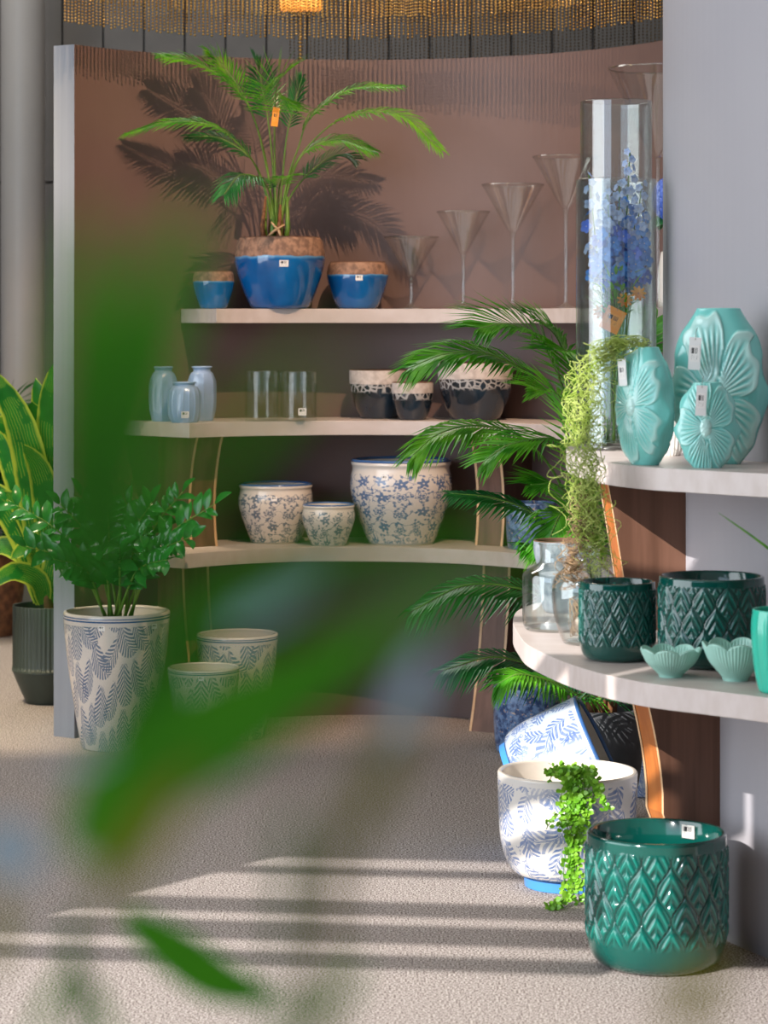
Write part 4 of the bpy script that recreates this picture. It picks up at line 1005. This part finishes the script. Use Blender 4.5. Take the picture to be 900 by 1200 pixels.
# dried moss in the right jar
DM = thing('dried_moss', 'clump of dried brown moss inside the right clear glass jar', 'plant', (J2.location[0], J2.location[1], RZ1+.009))
ps = []
for i in range(60):
    a = r.uniform(0, 6.28); b = r.uniform(0, 6.28); R = r.uniform(.012, .032)
    ps.append([(R*math.cos(a+j*.4)*math.cos(b)-.008, R*math.sin(a+j*.4)*.8, .055+R*1.5*math.cos(b+j*.5)*1.0) for j in range(12)])
wisp_curve('strands', ps, 'deadmoss', DM, .0014)

# delphinium bouquet inside the wide cylinder
BQ = thing('delphinium_bouquet', 'blue delphinium stems with yellow tag standing inside the tall clear cylinders', 'flowers', (X(722, 6.64), 6.64, RZ2+.021))
def petal_flower(name, R, mat, n=5, cmat=None, cup=.25):
    m = MB()
    for i in range(n):
        a = 2*PI*i/n; d = Vector((math.cos(a), math.sin(a), 0)); m2 = [(0, 0, 0), tuple(d*R*.55+Vector((0, 0, R*cup))), tuple(d*R+Vector((0, 0, R*cup*.8)))]
        leaf_blade(m, m2, R*(.85 if n < 8 else .4), nseg=4, fold=-.1, prof=lambda t: math.sin(PI*min(1, .1+.82*t))**.6)
    m.add([(.12*R*math.cos(q), .12*R*math.sin(q), .1*R) for q in (0, 1.57, 3.14, 4.71)]+[(0, 0, .3*R)], [(0, 1, 4), (1, 2, 4), (2, 3, 4), (3, 0, 4)], 1)
    me = m.mesh(name); me.materials.append(M[mat]); me.materials.append(M[cmat or 'white']); return me
bl = [petal_flower('blossom_mesh', .0155, 'blue_fl'), petal_flower('blossom_pale_mesh', .014, 'pale_fl'), petal_flower('blossom_deep_mesh', .0155, 'hyd')]
r = random.Random(31)
def inside(p, R=.086):                  # keep the flowers within the glass
    q = Vector((p.x, p.y, 0)); return Vector((q.x, q.y, 0))*(R/q.length)+Vector((0, 0, p.z)) if q.length > R else p
for s_i, (tx, ty, nfl, y0) in enumerate([(712, 225, 24, 330), (738, 178, 34, 330), (700, 270, 22, 335), (730, 250, 26, 330), (752, 215, 22, 320), (722, 285, 20, 338), (744, 262, 20, 325), (690, 205, 12, 300), (716, 250, 24, 330), (726, 215, 24, 325), (756, 250, 20, 325), (706, 245, 22, 330)]):
    Dp = 6.64+r.uniform(-.05, .05); tip = inside(P(tx, ty, Dp)-Vector(BQ.location)); b0 = Vector((r.uniform(-.03, .03), r.uniform(-.03, .03), .003)); mid = inside(P((tx+722)/2, 360, 6.64)-Vector(BQ.location))
    c = [Vector(p) for p in crom([b0, mid, tip], 8)]; s = MB(); s.tube(c, .0018, 5); st = s.build('stem', 'stalk', BQ)
    z0 = P(0, y0, 6.64).z-BQ.location.z
    for j in range(nfl):
        t = j/(nfl-1); p = Vector((tip.x+(mid.x-tip.x)*(1-t)*.7, tip.y+(mid.y-tip.y)*(1-t)*.7, z0+(tip.z-z0)*t)); a = j*2.4; rr = .034*(1-t*.75)
        p = inside(p+Vector((rr*math.cos(a), rr*math.sin(a)*.8, 0)), .079); o = bpy.data.objects.new('blossom', bl[1] if (t > .62 or r.random() < .15) else (bl[2] if r.random() < .3 else bl[0])); COL.objects.link(o); o.parent = st
        nrm = Vector((math.cos(a), math.sin(a)-.9, .25)); o.matrix_local = Matrix.Translation(p) @ nrm.to_track_quat('Z', 'Y').to_matrix().to_4x4() @ Matrix.Scale((1.3-.6*t*t), 4)
m = MB()
for i in range(120):
    a = r.uniform(0, 6.28); rr = r.uniform(0, .05); p = Vector((rr*math.cos(a), rr*math.sin(a), P(0, r.uniform(320, 372), 6.64).z-BQ.location.z)); d = Vector((math.cos(a), math.sin(a), r.uniform(-.3, 1.5))).normalized()*r.uniform(.03, .05)
    q1 = inside(p+d*.5, .092); q2 = inside(p+d, .092); leaf_blade(m, [p, q1, q2], r.uniform(.006, .012), nseg=4)
m.build('foliage', 'palm', BQ)['kind'] = 'stuff'
of = petal_flower('orange_bloom_mesh', .021, 'orange_fl', 9, 'fibre', .15)
for (px, py) in ((732, 352), (704, 366), (748, 344)):
    o = bpy.data.objects.new('orange_bloom', of); COL.objects.link(o); o.parent = BQ
    p = inside(P(px, py, 6.60)-Vector(BQ.location), .07); o.matrix_local = Matrix.Translation(p) @ Vector((.1, -1, .4)).to_track_quat('Z', 'Y').to_matrix().to_4x4()
t = hang_tag(BQ, tuple(inside(P(724, 362, 6.58)-Vector(BQ.location), .075)), .052, .062, .1, .45, 'yellow orange price tag'); [c.data.materials.__setitem__(0, M['tag_o' if c.name.startswith('card') else 'sticker_o']) for c in t.children if not c.name.startswith('string')]

# hydrangea in a white vase on the top shelf
HD = thing('potted_hydrangea', 'violet blue hydrangea in a white vase on the top shelf, beside the right partition', 'flowers', (X(787, 8.70), 8.70, Z1))
prof, k = shell([(.035, 0), (.045, .01), (.048, .1), (.040, .17), (.036, .19)], .004, 5, .01); lathe('vase', prof, ['white', 'white'], HD, seg=48, mi=mi_split(prof, k))
s = MB(); s.tube([(0, 0, .01), (0, 0, .25), (-.005, 0, .36)], .003, 6); s.build('stem', 'stalk', HD)
hm = petal_flower('hydrangea_floret', .014, 'hyd', 4)
for j in range(150):
    z = 1-2*(j+.5)/150; a = j*2.39996; q = math.sqrt(1-z*z); n_ = Vector((q*math.cos(a), q*math.sin(a), z)); o = bpy.data.objects.new('floret', hm); COL.objects.link(o); o.parent = HD
    o.matrix_local = Matrix.Translation(Vector((-.005, 0, .37))+Vector((n_.x*.06, n_.y*.06, n_.z*.072))) @ n_.to_track_quat('Z', 'Y').to_matrix().to_4x4()
lfm = small_leaf_mesh('hydrangea_leaf', .085, .055, 8); lfm.materials.append(M['palm_dark'])
for dr in ((-1, -.4, -.5), (.5, -.6, -.3), (-.3, .8, -.4)):
    o = bpy.data.objects.new('leaf', lfm); COL.objects.link(o); o.parent = HD; o.matrix_local = orient(Vector((-.005, 0, .305)), Vector(dr), Vector((0, -.6, 1)))

# arching leaf plant at the right edge, on the lower right shelf
AG = thing('potted_spider_plant', 'plant outside the right edge reaching one thin green leaf into view', 'potted plant', (1.12, 5.5, RZ1))
prof, k = shell([(.05, 0), (.065, .1), (.07, .13)], .006, 5, .01); lathe('pot', prof, ['white', 'white'], AG, seg=48, mi=mi_split(prof, k)); disc('soil', .06, .115, 'soil', AG)
for tgt, wd in (((842, 601, 5.35), .012), ((1100, 560, 5.3), .014), ((1120, 640, 5.2), .014), ((1000, 520, 5.3), .014), ((1060, 700, 5.2), .014)):
    tip = P(*tgt)-Vector(AG.location); m = MB(); leaf_blade(m, [(0, 0, .115), (tip.x*.35, tip.y*.35, .17 if wd == .012 else .25), (tip.x*.75, tip.y*.75, tip.z*.8 if wd == .012 else .2), tuple(tip)], wd, nseg=12, up=(0, -.7, 1)); m.build('leaf', 'palm', AG)

# ================================================================== bead chandelier
CHD = thing('bead_chandelier', 'round chandelier of hanging gold bead strands above the niche', 'chandelier', (0, 8.6, 3.5))
def oct_(m, p, r_, mi=0):
    x, y, z = p; m.add([(x+r_, y, z), (x-r_, y, z), (x, y+r_, z), (x, y-r_, z), (x, y, z+r_), (x, y, z-r_)],
                       [(0, 2, 4), (2, 1, 4), (1, 3, 4), (3, 0, 4), (2, 0, 5), (1, 2, 5), (3, 1, 5), (0, 3, 5)], mi)
def bead_ring(name, mat, pts, step, zb, ztop, sp, rad, jit=.01, seed=1):
    rr = random.Random(seed); c = [Vector((p[0], p[1], 0)) for p in crom(pts, 30)]; m = MB(); acc = 0; nx = 0
    for a, b in zip(c, c[1:]):
        d = (b-a).length
        while nx <= acc+d:
            p = a.lerp(b, (nx-acc)/d); z = zb+rr.uniform(0, jit)+ (.0 if int(nx/step) % 3 else .008)
            while z < ztop: oct_(m, (p.x, p.y-8.6, z-3.5), rad); z += sp
            nx += step
        acc += d
    o = m.build(name, mat, CHD); o['kind'] = 'stuff'; return o
def cx(px, D): return (X(px, D), D)
frontpts = [cx(76, 8.92), cx(120, 9.05), cx(180, 9.2), cx(260, 9.35), cx(420, 9.42), cx(560, 9.34), cx(660, 9.16), cx(740, 8.92), cx(800, 8.7), cx(880, 8.4)]
bead_ring('gold_strands', 'gold', frontpts, 0.0165, 2.535, 2.72, .0112, .0052, seed=1)
bead_ring('inner_gold_strands', 'gold', [(p[0]*.93, p[1]-.12) for p in frontpts], .0170, 2.60, 2.74, .0112, .0050, seed=2)
bead_ring('dark_strands', 'bronze', [cx(340, 10.5), cx(500, 10.6), cx(650, 10.5), cx(800, 10.3), cx(900, 10.1)], .017, 2.50, 2.95, .013, .0045, jit=.02, seed=3)
bead_ring('rear_gold_strands', 'bronze', [cx(200, 10.0), cx(420, 10.1), cx(600, 10.05), cx(900, 9.7)], .016, 2.67, 2.85, .012, .0045, seed=4)
for nm, pts, z in (('hoop', frontpts, 2.745), ('rear_hoop', [cx(200, 10.55), cx(500, 10.6), cx(900, 10.1)], 2.96)):
    m = MB(); m.tube([(p[0], p[1]-8.6, z-3.5) for p in crom(pts, 12)], .012, 8); m.build(nm, 'bronze', CHD)
for (x_, y_) in ((-1.0, 8.95), (0, 9.4), (1.0, 8.8), (0, 10.55)):
    m = MB(); m.tube([(x_, y_-8.6, (2.75 if y_ < 10 else 2.96)-3.5), (x_*.3, (y_-8.6)*.3, 6.6-3.5)], .002, 4); m.build('cable', 'bronze', CHD)
# amber lamp with its bead chain
LP = thing('amber_pendant_lamp', 'small amber glowing lamp with a long bead chain inside the chandelier', 'lamp', (X(352, 9.75), 9.75, P(352, 12, 9.75).z))
m = MB(); m.box(-.078, .078, -.05, .05, 0, .12)
amb, nt, b = new_mat('amber_lit_shade', .4, color='#e89a4a'); b.inputs['Emission Color'].default_value = lin('#ff9a3c'); b.inputs['Emission Strength'].default_value = .9
n_ = noise(nt, 60, 2); setc(nt, b, mixc(nt, n_.step(.4, .6), lin('#c97a34'), lin('#f0b060'))); M['amber'] = amb
bm_ = m.build('shade', 'amber', LP, smooth=False); bv = bm_.modifiers.new('bevel', 'BEVEL'); bv.width = .01; bv.segments = 2
m = MB(); z = -.008
while z > -.20: oct_(m, (.0, 0, z), .0075); z -= .0145
m.build('bead_chain', 'gold', LP)['kind'] = 'stuff'
m = MB(); m.tube([(0, 0, .12), (0, 0, 6.6-LP.location.z)], .002, 5); m.build('cable', 'bronze', LP)

# ================================================================== background columns
def column(label, px, D, r_):
    th = thing('round_column', label, 'column', (X(px, D), D, 0)); m = MB()
    lathe('shaft', [(r_, .04), (r_, 6.6)], 'column', th, seg=64); lathe('base_ring', [(r_*1.05, 0), (r_*1.05, .04), (r_, .05)], 'steel', th, seg=64); return th
column('pale grey round column behind the left edge of the partition', 27, 12.6, .107)

# ================================================================== foreground plant, close to the camera
FP = thing('foreground_plant', 'tall leafy plant out of focus right in front of the camera', 'potted plant', (-.04, .66, 0))
prof, k = shell([(.11, 0), (.13, .02), (.16, .3), (.165, .34)], .012, 4, .02); lathe('pot', prof, ['darkpot', 'darkpot'], FP, seg=48, mi=mi_split(prof, k)); disc('soil', .148, .30, 'soil', FP)
def fleaf(pts, D, wpx, mat='fore', D2=None, up=(0, -1, .1)):
    D2 = D2 or D; n = len(pts); c = [P(x, y, D+(D2-D)*i/(n-1))-Vector(FP.location) for i, (x, y) in enumerate(pts)]; m = MB()
    leaf_blade(m, c, wpx/FPX*(D+D2)/2, up=up, nseg=16, fold=.12, prof=lambda t: math.sin(PI*min(1, .06+t*.9))**.7); return m.build('leaf', mat, FP)
def fstem(pts, D, rpx, mat='fore_y', D2=None, down=True):
    D2 = D2 or D; n = len(pts); c = [P(x, y, D+(D2-D)*i/(n-1))-Vector(FP.location) for i, (x, y) in enumerate(pts)]
    if down: c = [Vector((c[0].x*.1, 0, .30)), Vector((c[0].x*.5, c[0].y*.6, .8))]+c
    c = [Vector(p) for p in crom(c, 6)]; m = MB(); m.tube(c, rpx/FPX*(D+D2)/2, 8); return m.build('stem', mat, FP)
fleaf([(90, 720), (95, 560), (105, 420), (110, 250)], .42, 85, 'fore')
fleaf([(100, 690), (130, 560), (165, 430), (225, 240)], .42, 105, 'fore')
fleaf([(100, 650), (120, 560), (140, 480), (165, 400)], .44, 70, 'fore_d')
fleaf([(150, 640), (235, 560), (310, 480), (400, 400)], .34, 42, 'fore')
fleaf([(200, 700), (330, 668), (460, 645), (640, 652)], .40, 52, 'fore')
fleaf([(150, 800), (220, 735), (300, 690), (390, 672)], .42, 60, 'fore')
fleaf([(90, 1000), (160, 910), (260, 850), (430, 760)], .56, 125, 'fore')
fleaf([(105, 985), (150, 880), (190, 800), (230, 690)], .60, 60, 'fore_d')
fleaf([(230, 880), (330, 800), (430, 750), (540, 700)], .5, 50, 'fore')
fleaf([(148, 1072), (200, 1110), (255, 1148), (318, 1168)], 1.05, 56, 'fore')
fleaf([(270, 745), (310, 712), (360, 680), (415, 640)], .55, 46, 'fore_glint')  # pale blades painted as blurred sky reflections
fleaf([(205, 760), (235, 725), (265, 700), (300, 668)], .55, 34, 'fore_glint')
fleaf([(448, 905), (462, 860), (480, 810), (505, 755)], .55, 46, 'fore_glint')
fleaf([(-25, 985), (0, 990), (20, 1000), (45, 1020)], .6, 60, 'fore_glint')
fleaf([(60, 890), (80, 880), (100, 885), (125, 880)], .5, 20, 'fore_glint')
fleaf([(790, 1215), (805, 1180), (820, 1150), (845, 1125)], .5, 50, 'fore_y')
fleaf([(-20, 1140), (-5, 1110), (0, 1080), (-8, 1040)], .6, 30, 'fore_y')
fstem([(375, 1230), (385, 1120), (400, 1010), (440, 900), (470, 850)], .5, 9, 'fore_y')
fleaf([(120, 1060), (150, 1010), (185, 960), (230, 900)], .5, 45, 'fore_y')
fleaf([(400, 1010), (425, 950), (450, 900), (480, 850)], .5, 40, 'fore_y')
fstem([(330, 1230), (335, 1140), (345, 1060), (350, 960)], .5, 6, 'fore')
fstem([(95, 1230), (90, 1180), (85, 1130), (83, 1085)], .75, 7, 'fore')
fleaf([(84, 1125), (105, 1160), (118, 1190), (135, 1230)], .75, 20, 'fore')
fleaf([(84, 1125), (66, 1160), (50, 1190), (35, 1225)], .75, 18, 'fore')
fstem([(110, 1075), (125, 1010), (150, 940), (190, 850)], .6, 7, 'fore_y', down=False)
fleaf([(300, 1180), (350, 1190), (390, 1175), (420, 1120)], .6, 34, 'fore')
